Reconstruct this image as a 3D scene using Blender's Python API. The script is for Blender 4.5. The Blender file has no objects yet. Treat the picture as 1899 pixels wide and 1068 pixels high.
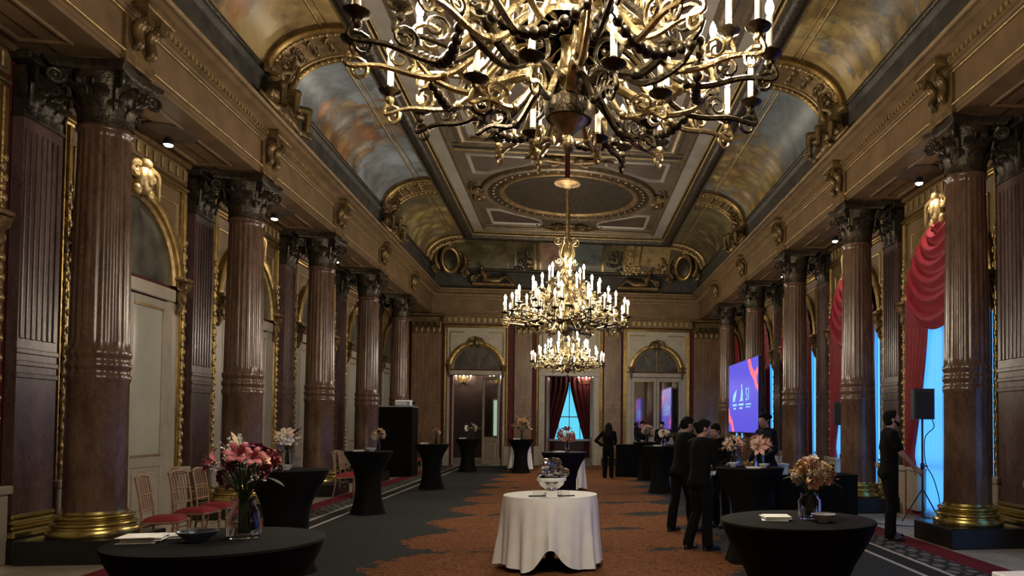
import bpy, math, random
from mathutils import Vector, Matrix, Euler
from math import sin, cos, pi, radians, sqrt, atan2

random.seed(7)
SC = bpy.context.scene
COL = SC.collection
V = Vector

# ------------------------------------------------------------------ camera
F, PX, PY, YAW, PITCH, ROLL = 1371.0, 1236.08, 748.17, .1311, .0293, .0058
cam = bpy.data.cameras.new('camera'); cam_o = bpy.data.objects.new('camera', cam); COL.objects.link(cam_o)
cam.sensor_fit = 'HORIZONTAL'; cam.sensor_width = 36.0; cam.lens = 36.0 * F / 1899
cam.shift_x = (949.5 - PX) / 1899; cam.shift_y = (PY - 534.0) / 1899
cam.clip_start = .05; cam.clip_end = 200
fw = V((sin(YAW) * cos(PITCH), cos(YAW) * cos(PITCH), sin(PITCH)))
rt = V((cos(YAW), -sin(YAW), 0)); up = rt.cross(fw)
# image rolled clockwise: right axis tips up, up axis tips left
rt2 = rt * cos(ROLL) + up * sin(ROLL); up2 = -rt * sin(ROLL) + up * cos(ROLL)
R = Matrix((rt2, up2, -fw)).transposed()
cam_o.matrix_world = Matrix.Translation((.047, 0, 1.6)) @ R.to_4x4()
SC.camera = cam_o
SC.view_settings.view_transform = 'Standard'; SC.view_settings.look = 'None'
SC.view_settings.gamma = 1.0; SC.view_settings.use_curve_mapping = False
SC.view_settings.exposure = 0.0
SC.cycles.max_bounces = 6; SC.cycles.diffuse_bounces = 3; SC.cycles.glossy_bounces = 3
SC.cycles.transmission_bounces = 4; SC.cycles.transparent_max_bounces = 6
SC.cycles.caustics_reflective = False; SC.cycles.caustics_refractive = False
SC.cycles.sample_clamp_indirect = 3.0
CHAND_W, SPOT_W, BULB_E, WIN_E = 720.0, 14.0, 60.0, 1.9   # light levels, used in the lamps' and windows' builders
w = bpy.data.worlds.new('world'); SC.world = w; w.use_nodes = True
w.node_tree.nodes['Background'].inputs[0].default_value = (.35, .5, .8, 1); w.node_tree.nodes['Background'].inputs[1].default_value = .05

# ------------------------------------------------------------------ materials
MATS = {}
def nm(name):
    m = bpy.data.materials.new(name); m.use_nodes = True
    nt = m.node_tree; b = nt.nodes['Principled BSDF']; MATS[name] = m
    return m, nt, b
def plain(name, col, rough=.5, metal=0., bump=0., bscale=40., var=0., vscale=6., spec=.5, emis=None, es=0.):
    m, nt, b = nm(name)
    b.inputs['Base Color'].default_value = (*col, 1); b.inputs['Roughness'].default_value = rough
    b.inputs['Metallic'].default_value = metal; b.inputs['Specular IOR Level'].default_value = spec
    tc = nt.nodes.new('ShaderNodeTexCoord')
    if var:
        n = nt.nodes.new('ShaderNodeTexNoise'); n.inputs['Scale'].default_value = vscale; n.inputs['Detail'].default_value = 5
        nt.links.new(tc.outputs['Object'], n.inputs['Vector'])
        r = nt.nodes.new('ShaderNodeValToRGB'); r.color_ramp.elements[0].position = .3; r.color_ramp.elements[1].position = .7
        r.color_ramp.elements[0].color = (*[c * (1 - var) for c in col], 1); r.color_ramp.elements[1].color = (*[min(1, c * (1 + var)) for c in col], 1)
        nt.links.new(n.outputs['Fac'], r.inputs['Fac']); nt.links.new(r.outputs['Color'], b.inputs['Base Color'])
    if bump:
        n = nt.nodes.new('ShaderNodeTexNoise'); n.inputs['Scale'].default_value = bscale; n.inputs['Detail'].default_value = 3
        nt.links.new(tc.outputs['Object'], n.inputs['Vector'])
        bp = nt.nodes.new('ShaderNodeBump'); bp.inputs['Strength'].default_value = bump; bp.inputs['Distance'].default_value = .02
        nt.links.new(n.outputs['Fac'], bp.inputs['Height']); nt.links.new(bp.outputs['Normal'], b.inputs['Normal'])
    if emis:
        b.inputs['Emission Color'].default_value = (*emis, 1); b.inputs['Emission Strength'].default_value = es
    return m
def ramp(nt, stops, src, interp='LINEAR'):
    r = nt.nodes.new('ShaderNodeValToRGB'); cr = r.color_ramp; cr.interpolation = interp
    while len(cr.elements) < len(stops): cr.elements.new(.5)
    for e, (p, c) in zip(cr.elements, stops): e.position = p; e.color = (*c, 1)
    nt.links.new(src, r.inputs['Fac']); return r
def noise(nt, vec, scale, detail=5, dist=0., rough=.55):
    n = nt.nodes.new('ShaderNodeTexNoise'); n.inputs['Scale'].default_value = scale; n.inputs['Detail'].default_value = detail
    n.inputs['Distortion'].default_value = dist; n.inputs['Roughness'].default_value = rough
    nt.links.new(vec, n.inputs['Vector']); return n
def mapping(nt, out, scale=(1, 1, 1), loc=(0, 0, 0)):
    mp = nt.nodes.new('ShaderNodeMapping'); mp.inputs['Scale'].default_value = scale; mp.inputs['Location'].default_value = loc
    nt.links.new(out, mp.inputs['Vector']); return mp.outputs['Vector']
def mixc(nt, fac, a, b):
    m = nt.nodes.new('ShaderNodeMix'); m.data_type = 'RGBA'
    if isinstance(fac, float): m.inputs[0].default_value = fac
    else: nt.links.new(fac, m.inputs[0])
    for s, i in ((a, 6), (b, 7)):
        if isinstance(s, tuple): m.inputs[i].default_value = (*s, 1)
        else: nt.links.new(s, m.inputs[i])
    return m.outputs[2]
def math_n(nt, op, a, b=None):
    m = nt.nodes.new('ShaderNodeMath'); m.operation = op
    for s, i in ((a, 0), (b, 1)):
        if s is None: continue
        if isinstance(s, (int, float)): m.inputs[i].default_value = s
        else: nt.links.new(s, m.inputs[i])
    return m.outputs[0]
def marble(name, dark, mid, light, vein, rough=.22, scale=1.0):
    m, nt, b = nm(name); tc = nt.nodes.new('ShaderNodeTexCoord')
    v = mapping(nt, tc.outputs['Object'], (2.2 * scale, 2.2 * scale, .8 * scale))
    n = noise(nt, v, 1.6, 7, .9, .62)
    r = ramp(nt, [(.28, dark), (.46, mid), (.62, light), (.75, mid)], n.outputs['Fac'])
    v2 = mapping(nt, tc.outputs['Object'], (3 * scale, 3 * scale, 1.1 * scale), (5, 3, 1))
    n2 = noise(nt, v2, 2.3, 8, 1.6, .6)
    k = ramp(nt, [(.47, (0, 0, 0)), (.5, (1, 1, 1)), (.53, (0, 0, 0))], n2.outputs['Fac'])
    c = mixc(nt, math_n(nt, 'MULTIPLY', k.outputs['Color'], .45), r.outputs['Color'], vein)
    nt.links.new(c, b.inputs['Base Color']); b.inputs['Roughness'].default_value = rough
    return m
marble('column_marble', (.045, .019, .010), (.088, .043, .023), (.13, .073, .044), (.16, .115, .10), .27)
marble('pilaster_marble', (.05, .025, .02), (.085, .045, .038), (.12, .07, .065), (.17, .12, .11), .26)
marble('end_marble', (.10, .05, .024), (.165, .088, .044), (.225, .13, .072), (.26, .18, .125), .3)
marble('floor_marble', (.36, .30, .22), (.47, .41, .32), (.54, .48, .39), (.32, .25, .17), .25, .5)
plain('gilt', (.36, .24, .085), .38, .85, .35, 22, .35, 7)
plain('pale_gilt', (.42, .30, .13), .42, .7, .3, 26, .3, 9)
plain('old_gilt', (.20, .125, .05), .45, .55, .5, 30, .45, 6)
plain('brown_gilt', (.17, .105, .05), .55, .15, .12, 14, .25, 3)
plain('frieze_wood', (.165, .098, .044), .6, .05, .1, 10, .25, 2.5)
plain('bronze', (.052, .04, .026), .4, .6, .6, 24, .5, 8)
plain('sculpture_gilt', (.16, .105, .045), .42, .6, .5, 18, .55, 5)
plain('base_gold', (.50, .39, .13), .27, .95, .05, 10, .2, 5)
plain('black_stone', (.008, .008, .008), .3, 0, .02)
plain('red_cloth_wall', (.085, .006, .010), .75, 0, .1, 120, .25, 30)
plain('cream_panel', (.42, .37, .27), .5, 0, .05, 20, .12, 3)
plain('cream_wood', (.36, .31, .24), .4, 0, .04, 30, .12, 4)
plain('door_glass', (.40, .39, .30), .22, 0, .02, 4, .1, 1.5)
plain('mirror_dark', (.62, .60, .58), .04, 1.0)
plain('lunette_dark', (.07, .065, .05), .3, 0, .1, 6, .6, 2.5)
plain('soffit', (.07, .045, .03), .6, 0, .1, 8, .3, 2)
plain('ceiling_field', (.10, .073, .044), .6, .1, .15, 9, .25, 2)
plain('ceiling_panel', (.075, .046, .032), .6, .1, .2, 12, .3, 2)
plain('ceiling_band', (.33, .29, .24), .5, .15, .05, 9, .15, 2)
plain('ceiling_mould', (.19, .14, .085), .42, .5, .3, 26, .35, 8)
plain('dark_mould', (.055, .045, .033), .38, .5, .8, 20, .55, 10)
plain('dome_paint', (.06, .055, .05), .55, 0, .1, 5, .3, 1.2)
plain('parapet', (.045, .04, .032), .6, .1, .5, 12, .5, 4)
plain('red_curtain', (.23, .010, .022), .62, 0, .05, 60, .15, 8)
plain('dark_curtain', (.11, .008, .018), .7, 0, .05, 60, .2, 8)
plain('beyond_wall', (.085, .05, .045), .7, 0, .05, 10, .2, 3)
plain('black_spandex', (.0035, .0035, .0035), .8, 0, .05, 90, .3, 5, .12)
plain('navy_spandex', (.006, .005, .016), .8, 0, .05, 90, .3, 5, .12)
plain('black_plastic', (.010, .010, .012), .5, 0, .05, 60)
plain('white_linen', (.86, .85, .82), .75, 0, .12, 70, .04, 8)
plain('white_paper', (.78, .77, .72), .65, 0, .02, 20)
plain('porcelain', (.72, .74, .75), .25, 0, 0)
plain('blue_bowl', (.16, .20, .30), .3, 0, 0)
plain('silver', (.75, .74, .72), .2, 1., .05, 12)
plain('white_plastic', (.75, .76, .78), .35)
plain('grey_plastic', (.3, .32, .34), .4)
plain('card_box', (.50, .58, .72), .55)
plain('carton_tan', (.55, .42, .33), .6)
plain('chair_gilt', (.34, .20, .12), .45, .3, .1, 40, .3, 12)
plain('red_velvet', (.24, .012, .018), .8, 0, .15, 90, .2, 12)
plain('candle_white', (.80, .72, .52), .55)
plain('chandelier_metal', (.42, .32, .16), .34, .95, .35, 45, .5, 14)
plain('chandelier_dark', (.05, .038, .022), .38, .85, .4, 40, .5, 12)
plain('velvet_rope', (.09, .012, .012), .9)
plain('bulb_lit', (1, .9, .7), .4, emis=(1.0, .84, .58), es=BULB_E)
plain('bulb_unlit', (.75, .72, .65), .3)
plain('spot_lens', (1, 1, 1), .3, emis=(1.0, .93, .82), es=40.)
plain('window_sky', (.2, .5, .8), .3, emis=(.10, .44, .92), es=WIN_E)
plain('window_teal', (.1, .5, .6), .3, emis=(.06, .50, .72), es=1.2)
plain('window_pale', (.4, .6, .5), .3, emis=(.62, .85, .62), es=.9)
plain('screen_blue', (.03, .03, .3), .3, emis=(.10, .085, .68), es=1.0)
plain('screen_pink', (.5, .1, .1), .3, emis=(.95, .16, .25), es=1.0)
plain('screen_mark', (.3, .6, .7), .3, emis=(.22, .62, .80), es=1.0)
plain('skin', (.36, .19, .13), .5, 0, .02, 60)
plain('hair_black', (.007, .005, .004), .7, 0, .5, 120, spec=.12)
plain('cloth_black', (.004, .004, .004), .9, 0, .1, 120, .2, 20, .15)
plain('cloth_navy', (.004, .005, .014), .9, 0, .1, 120, .2, 20, .15)
plain('shoe_black', (.008, .008, .008), .4)
plain('eye_white', (.7, .7, .68), .3)
plain('stem_green', (.03, .055, .02), .6, 0, 0, 10, .4, 20)
plain('leaf_dark', (.025, .04, .018), .5, 0, .05, 30, .5, 12)
plain('petal_pink', (.36, .085, .10), .6, 0, 0, 10, .3, 25)
plain('petal_plum', (.13, .012, .035), .6, 0, 0, 10, .3, 25)
plain('petal_peach', (.72, .43, .33), .6, 0, 0, 10, .3, 25)
plain('petal_cream', (.74, .62, .50), .6, 0, 0, 10, .2, 25)
plain('petal_white', (.70, .68, .66), .6, 0, 0, 10, .1, 25)
plain('petal_ochre', (.42, .26, .12), .6, 0, 0, 10, .3, 25)
plain('cable_black', (.006, .006, .006), .5)
plain('carpet_dark', (.030, .030, .030), .95, 0, .3, 160, .3, 40, .1)
plain('carpet_line', (.44, .40, .36), .95, 0, .2, 150, .15, 30, .1)
plain('carpet_red', (.14, .018, .026), .95, 0, .3, 160, .25, 40, .1)
def glass(name, col, rough=.03):
    m, nt, b = nm(name); b.inputs['Base Color'].default_value = (*col, 1); b.inputs['Roughness'].default_value = rough
    b.inputs['Transmission Weight'].default_value = 1.; b.inputs['IOR'].default_value = 1.3
glass('clear_glass', (.85, .9, .92)); glass('green_glass', (.65, .82, .78)); glass('smoke_glass', (.55, .58, .6))
def fresco(name, sky, figs, comp, scale=1., seed=0., axis=1, thr=.8):
    """painted scene: clouded ground plus a group of draped figures around comp = (along, z, r_along, r_z)"""
    m, nt, b = nm(name); tc = nt.nodes.new('ShaderNodeTexCoord')
    v = mapping(nt, tc.outputs['Object'], (1, 1, 1), (seed, seed * 1.7, seed * .6))
    n1 = noise(nt, v, .9 * scale, 5, .6, .55); n2 = noise(nt, v, 3.2 * scale, 5, .4, .6); n3 = noise(nt, v, 9 * scale, 4, .3, .6)
    ground = ramp(nt, sky, math_n(nt, 'ADD', math_n(nt, 'MULTIPLY', n1.outputs['Fac'], .7), math_n(nt, 'MULTIPLY', n2.outputs['Fac'], .3)))
    wv = nt.nodes.new('ShaderNodeVectorMath'); wv.operation = 'MULTIPLY_ADD'; wv.inputs[1].default_value = (.55 / scale,) * 3
    nt.links.new(n2.outputs['Color'], wv.inputs[0]); nt.links.new(mapping(nt, v, (1.25 * scale, 1.25 * scale, .8 * scale)), wv.inputs[2])
    vo = nt.nodes.new('ShaderNodeTexVoronoi'); vo.inputs['Scale'].default_value = 2.1; nt.links.new(wv.outputs[0], vo.inputs['Vector'])
    sc = nt.nodes.new('ShaderNodeSeparateColor'); nt.links.new(vo.outputs['Color'], sc.inputs[0])
    fig = ramp(nt, figs, math_n(nt, 'ADD', sc.outputs[0], math_n(nt, 'MULTIPLY', math_n(nt, 'SUBTRACT', n3.outputs['Fac'], .5), .35)))
    folds = ramp(nt, [(.12, (1.15, 1.12, 1.05)), (.38, (.75, .72, .68)), (.62, (.35, .32, .3))], vo.outputs['Distance'])
    mm = nt.nodes.new('ShaderNodeMix'); mm.data_type = 'RGBA'; mm.blend_type = 'MULTIPLY'; mm.inputs[0].default_value = .8
    nt.links.new(fig.outputs['Color'], mm.inputs[6]); nt.links.new(folds.outputs['Color'], mm.inputs[7])
    sp = nt.nodes.new('ShaderNodeSeparateXYZ'); nt.links.new(tc.outputs['Object'], sp.inputs[0]); cy, cz, ry, rz_ = comp
    sq = lambda o, c, r: math_n(nt, 'POWER', math_n(nt, 'ABSOLUTE', math_n(nt, 'DIVIDE', math_n(nt, 'SUBTRACT', o, c), r)), 2.)
    e = math_n(nt, 'ADD', sq(sp.outputs[axis], cy, ry), sq(sp.outputs[2], cz, rz_))
    e = math_n(nt, 'ADD', e, math_n(nt, 'MULTIPLY', math_n(nt, 'SUBTRACT', n2.outputs['Fac'], .5), 2.4))
    mk = ramp(nt, [(.40, (1, 1, 1)), (.62, (0, 0, 0))], math_n(nt, 'MULTIPLY', e, .5 / thr))
    nt.links.new(mixc(nt, mk.outputs['Color'], ground.outputs['Color'], mm.outputs[2]), b.inputs['Base Color']); b.inputs['Roughness'].default_value = .42
BLUE = [(.36, (.10, .11, .11)), (.46, (.19, .21, .22)), (.56, (.30, .34, .37)), (.66, (.38, .44, .50))]
DUSK = [(.36, (.07, .07, .065)), (.48, (.12, .14, .15)), (.58, (.17, .20, .22)), (.68, (.24, .28, .32))]
GOLD = [(.36, (.10, .065, .03)), (.47, (.27, .18, .07)), (.56, (.42, .30, .12)), (.66, (.33, .27, .17))]
OLIV = [(.36, (.035, .03, .016)), (.48, (.09, .075, .035)), (.58, (.15, .12, .055)), (.68, (.09, .075, .04))]
FIG1 = [(.0, (.34, .22, .08)), (.25, (.42, .19, .08)), (.45, (.45, .34, .18)), (.65, (.20, .11, .05)), (.85, (.40, .33, .25)), (1., (.18, .20, .22))]
FIG2 = [(.0, (.40, .31, .09)), (.3, (.28, .18, .07)), (.5, (.46, .38, .16)), (.7, (.22, .15, .08)), (.9, (.40, .30, .18)), (1., (.16, .18, .18))]
FIG3 = [(.0, (.10, .075, .03)), (.4, (.16, .12, .05)), (.7, (.06, .05, .03)), (1., (.20, .15, .07))]
fresco('fresco_gold', GOLD, FIG1, (9.6, 8.0, 2.6, .6), 1., 3.); fresco('fresco_gold_east', GOLD, FIG2, (10.6, 8.1, 2.2, .7), 1., 43.)
fresco('fresco_sky', BLUE, FIG1, (17.0, 7.95, 1.7, .55), 1., 11.); fresco('fresco_east', DUSK, FIG2, (18.7, 8.0, 2.3, .9), 1., 31.)
fresco('fresco_ochre', OLIV, FIG2, (25., 8.0, 2.2, .7), 1., 21.); fresco('fresco_olive', OLIV, FIG3, (25., 7.9, 1.8, .5), 1.3, 5.)
fresco('fresco_russet', [(.36, (.16, .09, .06)), (.5, (.34, .19, .13)), (.62, (.36, .30, .24)), (.7, (.40, .42, .42))], FIG1, (-.7, 7.7, .4, .25), 1.4, 9., 0)
fresco('fresco_teal', [(.36, (.05, .06, .06)), (.5, (.11, .13, .12)), (.66, (.17, .17, .14))], FIG3, (.8, 7.75, .5, .2), 1.4, 13., 0)
fresco('fresco_amber', [(.36, (.14, .09, .04)), (.5, (.38, .26, .11)), (.66, (.28, .18, .08))], FIG2, (3.0, 7.7, .5, .25), 1.4, 17., 0)

def carpet_field():
    m, nt, b = nm('carpet_field'); tc = nt.nodes.new('ShaderNodeTexCoord'); sp = nt.nodes.new('ShaderNodeSeparateXYZ')
    nt.links.new(tc.outputs['Object'], sp.inputs[0]); x, y = sp.outputs[0], sp.outputs[1]
    ax = math_n(nt, 'ABSOLUTE', x)
    sc_ = math_n(nt, 'MULTIPLY', math_n(nt, 'ABSOLUTE', math_n(nt, 'SINE', math_n(nt, 'MULTIPLY', y, pi / 1.9))), .6)   # scalloped medallion edge
    nz = noise(nt, tc.outputs['Object'], 5.5, 4, 1.2)
    edge = math_n(nt, 'ADD', math_n(nt, 'ADD', sc_, 1.55), math_n(nt, 'MULTIPLY', math_n(nt, 'SUBTRACT', nz.outputs['Fac'], .5), .9))
    inside = math_n(nt, 'LESS_THAN', ax, edge)
    nb = noise(nt, tc.outputs['Object'], 1.15, 3, .6)
    band2 = math_n(nt, 'GREATER_THAN', math_n(nt, 'ADD', math_n(nt, 'MULTIPLY', math_n(nt, 'ABSOLUTE', math_n(nt, 'SINE', math_n(nt, 'MULTIPLY', y, pi / 1.9))), .38), math_n(nt, 'ADD', math_n(nt, 'MULTIPLY', math_n(nt, 'SUBTRACT', nz.outputs['Fac'], .5), .5), nb.outputs['Fac'])), .50)
    mask = math_n(nt, 'MULTIPLY', inside, band2)
    fl = noise(nt, tc.outputs['Object'], 9, 3, 3.)
    r1 = ramp(nt, [(.40, (.085, .034, .014)), (.5, (.215, .083, .032)), (.56, (.28, .115, .045)), (.64, (.11, .042, .018))], fl.outputs['Fac'])
    fl2 = noise(nt, tc.outputs['Object'], 30, 3, 1.)
    r0 = ramp(nt, [(.4, (.027, .029, .030)), (.6, (.045, .046, .046))], fl2.outputs['Fac'])
    nt.links.new(mixc(nt, mask, r0.outputs['Color'], r1.outputs['Color']), b.inputs['Base Color'])
    b.inputs['Roughness'].default_value = .95; b.inputs['Specular IOR Level'].default_value = .1
carpet_field()
def carpet_pattern():
    m, nt, b = nm('carpet_pattern'); tc = nt.nodes.new('ShaderNodeTexCoord')
    v = mapping(nt, tc.outputs['Object'], (5.2, 3.0, 1))
    vo = nt.nodes.new('ShaderNodeTexVoronoi'); vo.inputs['Scale'].default_value = 1.; vo.inputs['Randomness'].default_value = .25
    nt.links.new(v, vo.inputs['Vector'])
    r = ramp(nt, [(.28, (.16, .15, .14)), (.36, (.025, .025, .026)), (.52, (.03, .03, .03)), (.6, (.13, .115, .10))], vo.outputs['Distance'])
    nt.links.new(r.outputs['Color'], b.inputs['Base Color']); b.inputs['Roughness'].default_value = .95; b.inputs['Specular IOR Level'].default_value = .1
carpet_pattern()

# ------------------------------------------------------------------ mesh helpers
def catmull(pts, n=6):
    pts = [V(p) for p in pts]; out = []
    P = [pts[0] * 2 - pts[1]] + pts + [pts[-1] * 2 - pts[-2]]
    for i in range(1, len(P) - 2):
        a, b, c, d = P[i - 1], P[i], P[i + 1], P[i + 2]
        for k in range(n):
            t = k / n
            out.append(.5 * ((2 * b) + (c - a) * t + (2 * a - 5 * b + 4 * c - d) * t * t + (3 * b - a - 3 * c + d) * t ** 3))
    out.append(pts[-1]); return out
class MB:
    def __init__(s): s.v = []; s.f = []
    def add(s, vs, fs, M=None):
        o = len(s.v); s.v += [tuple(M @ V(p)) if M else tuple(p) for p in vs]; s.f += [tuple(i + o for i in f) for f in fs]; return s
    def box(s, x0, x1, y0, y1, z0, z1, M=None):
        vs = [(x, y, z) for x in (x0, x1) for y in (y0, y1) for z in (z0, z1)]
        return s.add(vs, [(0, 1, 3, 2), (4, 6, 7, 5), (0, 4, 5, 1), (2, 3, 7, 6), (0, 2, 6, 4), (1, 5, 7, 3)], M)
    def bbox(s, x0, x1, y0, y1, z0, z1, b=.01, M=None):      # box with all edges chamfered
        vs = []; 
        for sx, x, in ((-1, x0), (1, x1)):
            for sy, y in ((-1, y0), (1, y1)):
                for sz, z in ((-1, z0), (1, z1)):
                    vs += [(x, y - sy * b, z - sz * b), (x - sx * b, y, z - sz * b), (x - sx * b, y - sy * b, z)]
        def c(i, j, k): return (i * 4 + j * 2 + k) * 3
        fs = []
        for i in (0, 1):
            q = [c(i, 0, 0), c(i, 0, 1), c(i, 1, 1), c(i, 1, 0)]; fs.append(q if i == 0 else q[::-1])
            q = [c(0, i, 0) + 1, c(1, i, 0) + 1, c(1, i, 1) + 1, c(0, i, 1) + 1]; fs.append(q if i == 0 else q[::-1])
            q = [c(0, 0, i) + 2, c(0, 1, i) + 2, c(1, 1, i) + 2, c(1, 0, i) + 2]; fs.append(q if i == 0 else q[::-1])
            for j in (0, 1):
                fs.append([c(i, j, 0), c(i, j, 1), c(i, j, 1) + 1, c(i, j, 0) + 1])
                fs.append([c(i, 0, j), c(i, 1, j), c(i, 1, j) + 2, c(i, 0, j) + 2])
                fs.append([c(0, i, j) + 1, c(1, i, j) + 1, c(1, i, j) + 2, c(0, i, j) + 2])
                for k in (0, 1): fs.append([c(i, j, k), c(i, j, k) + 1, c(i, j, k) + 2])
        return s.add(vs, fs, M)
    def lathe(s, prof, n=24, M=None, a0=0., a1=2 * pi, rf=None):
        full = abs(a1 - a0 - 2 * pi) < 1e-6; m = n if full else n + 1; vs = []; fs = []
        for r, z in prof:
            for i in range(m):
                a = a0 + (a1 - a0) * i / n; rr = r * (rf(a, z) if rf else 1.)
                vs.append((rr * cos(a), rr * sin(a), z))
        for j in range(len(prof) - 1):
            for i in range(n):
                i2 = (i + 1) % m
                fs.append((j * m + i, j * m + i2, (j + 1) * m + i2, (j + 1) * m + i))
        if full:
            if prof[0][0] > 1e-5: fs.append(tuple(range(m))[::-1])
            if prof[-1][0] > 1e-5: fs.append(tuple((len(prof) - 1) * m + i for i in range(m)))
        return s.add(vs, fs, M)
    def tube(s, path, rad, n=8, M=None, caps=True):
        path = [V(p) for p in path]; k = len(path)
        if k < 2: return s
        if not hasattr(rad, '__len__'): rad = [rad] * k
        elif len(rad) != k: rad = [rad[0] + (rad[-1] - rad[0]) * i / (k - 1) for i in range(k)]
        T = [(path[min(i + 1, k - 1)] - path[max(i - 1, 0)]).normalized() for i in range(k)]
        u = T[0].orthogonal().normalized(); vs = []; fs = []
        for i in range(k):
            u = (u - T[i] * u.dot(T[i]));
            u = u.normalized() if u.length > 1e-6 else T[i].orthogonal().normalized()
            w_ = T[i].cross(u)
            for j in range(n):
                a = 2 * pi * j / n; vs.append(path[i] + (u * cos(a) + w_ * sin(a)) * rad[i])
        for i in range(k - 1):
            for j in range(n):
                j2 = (j + 1) % n; fs.append((i * n + j, i * n + j2, (i + 1) * n + j2, (i + 1) * n + j))
        if caps: fs += [tuple(range(n))[::-1], tuple((k - 1) * n + j for j in range(n))]
        return s.add(vs, fs, M)
    def ball(s, c, r, n=10, M=None, squash=None, rot=None):
        if not hasattr(r, '__len__'): r = (r, r, r)
        m = max(4, n * 2 // 3); prof = [(sin(pi * j / m), -cos(pi * j / m)) for j in range(m + 1)]
        Q = Matrix.Translation(c) @ (rot.to_4x4() if rot else Matrix.Identity(4)) @ Matrix.Diagonal((*r, 1))
        if M: Q = M @ Q
        vs = [(0, 0, -1)]; fs = []
        for r_, z in prof[1:-1]:
            vs += [(r_ * cos(2 * pi * i / n), r_ * sin(2 * pi * i / n), z) for i in range(n)]
        vs.append((0, 0, 1)); L = m - 1
        for i in range(n): fs.append((0, 1 + (i + 1) % n, 1 + i)); fs.append((len(vs) - 1, 1 + (L - 1) * n + i, 1 + (L - 1) * n + (i + 1) % n))
        for j in range(L - 1):
            for i in range(n):
                a = 1 + j * n; i2 = (i + 1) % n; fs.append((a + i, a + i2, a + n + i2, a + n + i))
        return s.add(vs, fs, Q)
    def cap(s, a, b, ra, rb, n=10, M=None):                   # tapered capsule
        a, b = V(a), V(b); d = b - a; L = d.length
        if L < 1e-5: return s.ball(a, max(ra, rb), n, M)
        q = d.to_track_quat('Z', 'Y').to_matrix().to_4x4(); prof = []
        for k in range(5): t = -pi / 2 + pi / 2 * k / 4; prof.append((ra * cos(t), ra * sin(t)))
        for k in range(5): t = pi / 2 * k / 4; prof.append((rb * cos(t), L + rb * sin(t)))
        prof[0] = (1e-6, prof[0][1]); prof[-1] = (1e-6, prof[-1][1])
        Q = Matrix.Translation(a) @ q
        return s.lathe(prof, n, M @ Q if M else Q)
    def prism(s, outline, d0, d1, M=None):                    # outline in (x,z), extruded along y
        k = len(outline); vs = [(x, d0, z) for x, z in outline] + [(x, d1, z) for x, z in outline]
        fs = [tuple(range(k)), tuple(range(2 * k - 1, k - 1, -1))] + [(i, k + i, k + (i + 1) % k, (i + 1) % k) for i in range(k)]
        return s.add(vs, fs, M)
    def grid(s, fn, nu, nv, M=None, close_u=False):
        vs = [fn(i / nu, j / nv) for j in range(nv + 1) for i in range(nu + (0 if close_u else 1))]; m = nu if close_u else nu + 1
        fs = [(j * m + i, j * m + (i + 1) % m, (j + 1) * m + (i + 1) % m, (j + 1) * m + i) for j in range(nv) for i in range(nu)]
        return s.add(vs, fs, M)
    def mesh(s, name, mat, smooth=False, recalc=True):
        me = bpy.data.meshes.new(name); me.from_pydata(s.v, [], s.f); 
        if mat: me.materials.append(MATS[mat])
        if recalc:
            import bmesh
            bm = bmesh.new(); bm.from_mesh(me); bmesh.ops.recalc_face_normals(bm, faces=bm.faces); bm.to_mesh(me); bm.free()
        if smooth:
            me.polygons.foreach_set('use_smooth', [True] * len(me.polygons))
            try: me.set_sharp_from_angle(angle=radians(50))
            except Exception: pass
        return me
    def build(s, name, mat, parent=None, smooth=False, loc=(0, 0, 0), rot=(0, 0, 0)):
        return put(name, s.mesh(name, mat, smooth), parent, loc, rot)
def put(name, me, parent=None, loc=(0, 0, 0), rot=(0, 0, 0), scale=(1, 1, 1), M=None):
    o = bpy.data.objects.new(name, me); COL.objects.link(o); o.parent = parent
    if M is not None: o.matrix_local = M
    else: o.location = loc; o.rotation_euler = rot; o.scale = scale
    return o
def tag(o, label, cat, group=None):
    o['label'] = label; o['category'] = cat
    if group: o['group'] = group
    return o
def thing(name, label, cat, loc=(0, 0, 0), rz=0., group=None):
    o = bpy.data.objects.new(name, None); COL.objects.link(o); o.location = loc; o.rotation_euler = (0, 0, rz); o.empty_display_size = .1
    return tag(o, label, cat, group)
def struct(o, label=None, cat=None):
    o['kind'] = 'structure'
    if label: o['label'] = label
    if cat: o['category'] = cat
    return o
def sroot(name, label, cat, loc=(0, 0, 0), rz=0.):
    return struct(thing(name, label, cat, loc, rz))
RZ = lambda a: Matrix.Rotation(a, 4, 'Z')
RX = lambda a: Matrix.Rotation(a, 4, 'X')
RY = lambda a: Matrix.Rotation(a, 4, 'Y')
TR = Matrix.Translation
def remesh(mb, name, mat, voxel, smooth_it=3):
    me = mb.mesh(name + '_src', mat); o = bpy.data.objects.new('tmp', me); COL.objects.link(o)
    m = o.modifiers.new('r', 'REMESH'); m.mode = 'VOXEL'; m.voxel_size = voxel; m.use_smooth_shade = True
    if smooth_it: k = o.modifiers.new('s', 'SMOOTH'); k.factor = .5; k.iterations = smooth_it
    dg = bpy.context.evaluated_depsgraph_get(); me2 = bpy.data.meshes.new_from_object(o.evaluated_get(dg))
    me2.name = name; bpy.data.objects.remove(o); bpy.data.meshes.remove(me)
    me2.polygons.foreach_set('use_smooth', [True] * len(me2.polygons))
    if not me2.materials: me2.materials.append(MATS[mat])
    return me2
def spiral(c, r0, r1, turns, a0, ax1, ax2, n=22):
    c = V(c); ax1 = V(ax1); ax2 = V(ax2); out = []
    for i in range(n + 1):
        t = i / n; r = r0 + (r1 - r0) * t; a = a0 + 2 * pi * turns * t
        out.append(c + ax1 * (r * cos(a)) + ax2 * (r * sin(a)))
    return out
ORD = ['first', 'second', 'third', 'fourth', 'fifth', 'sixth', 'seventh']
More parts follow.
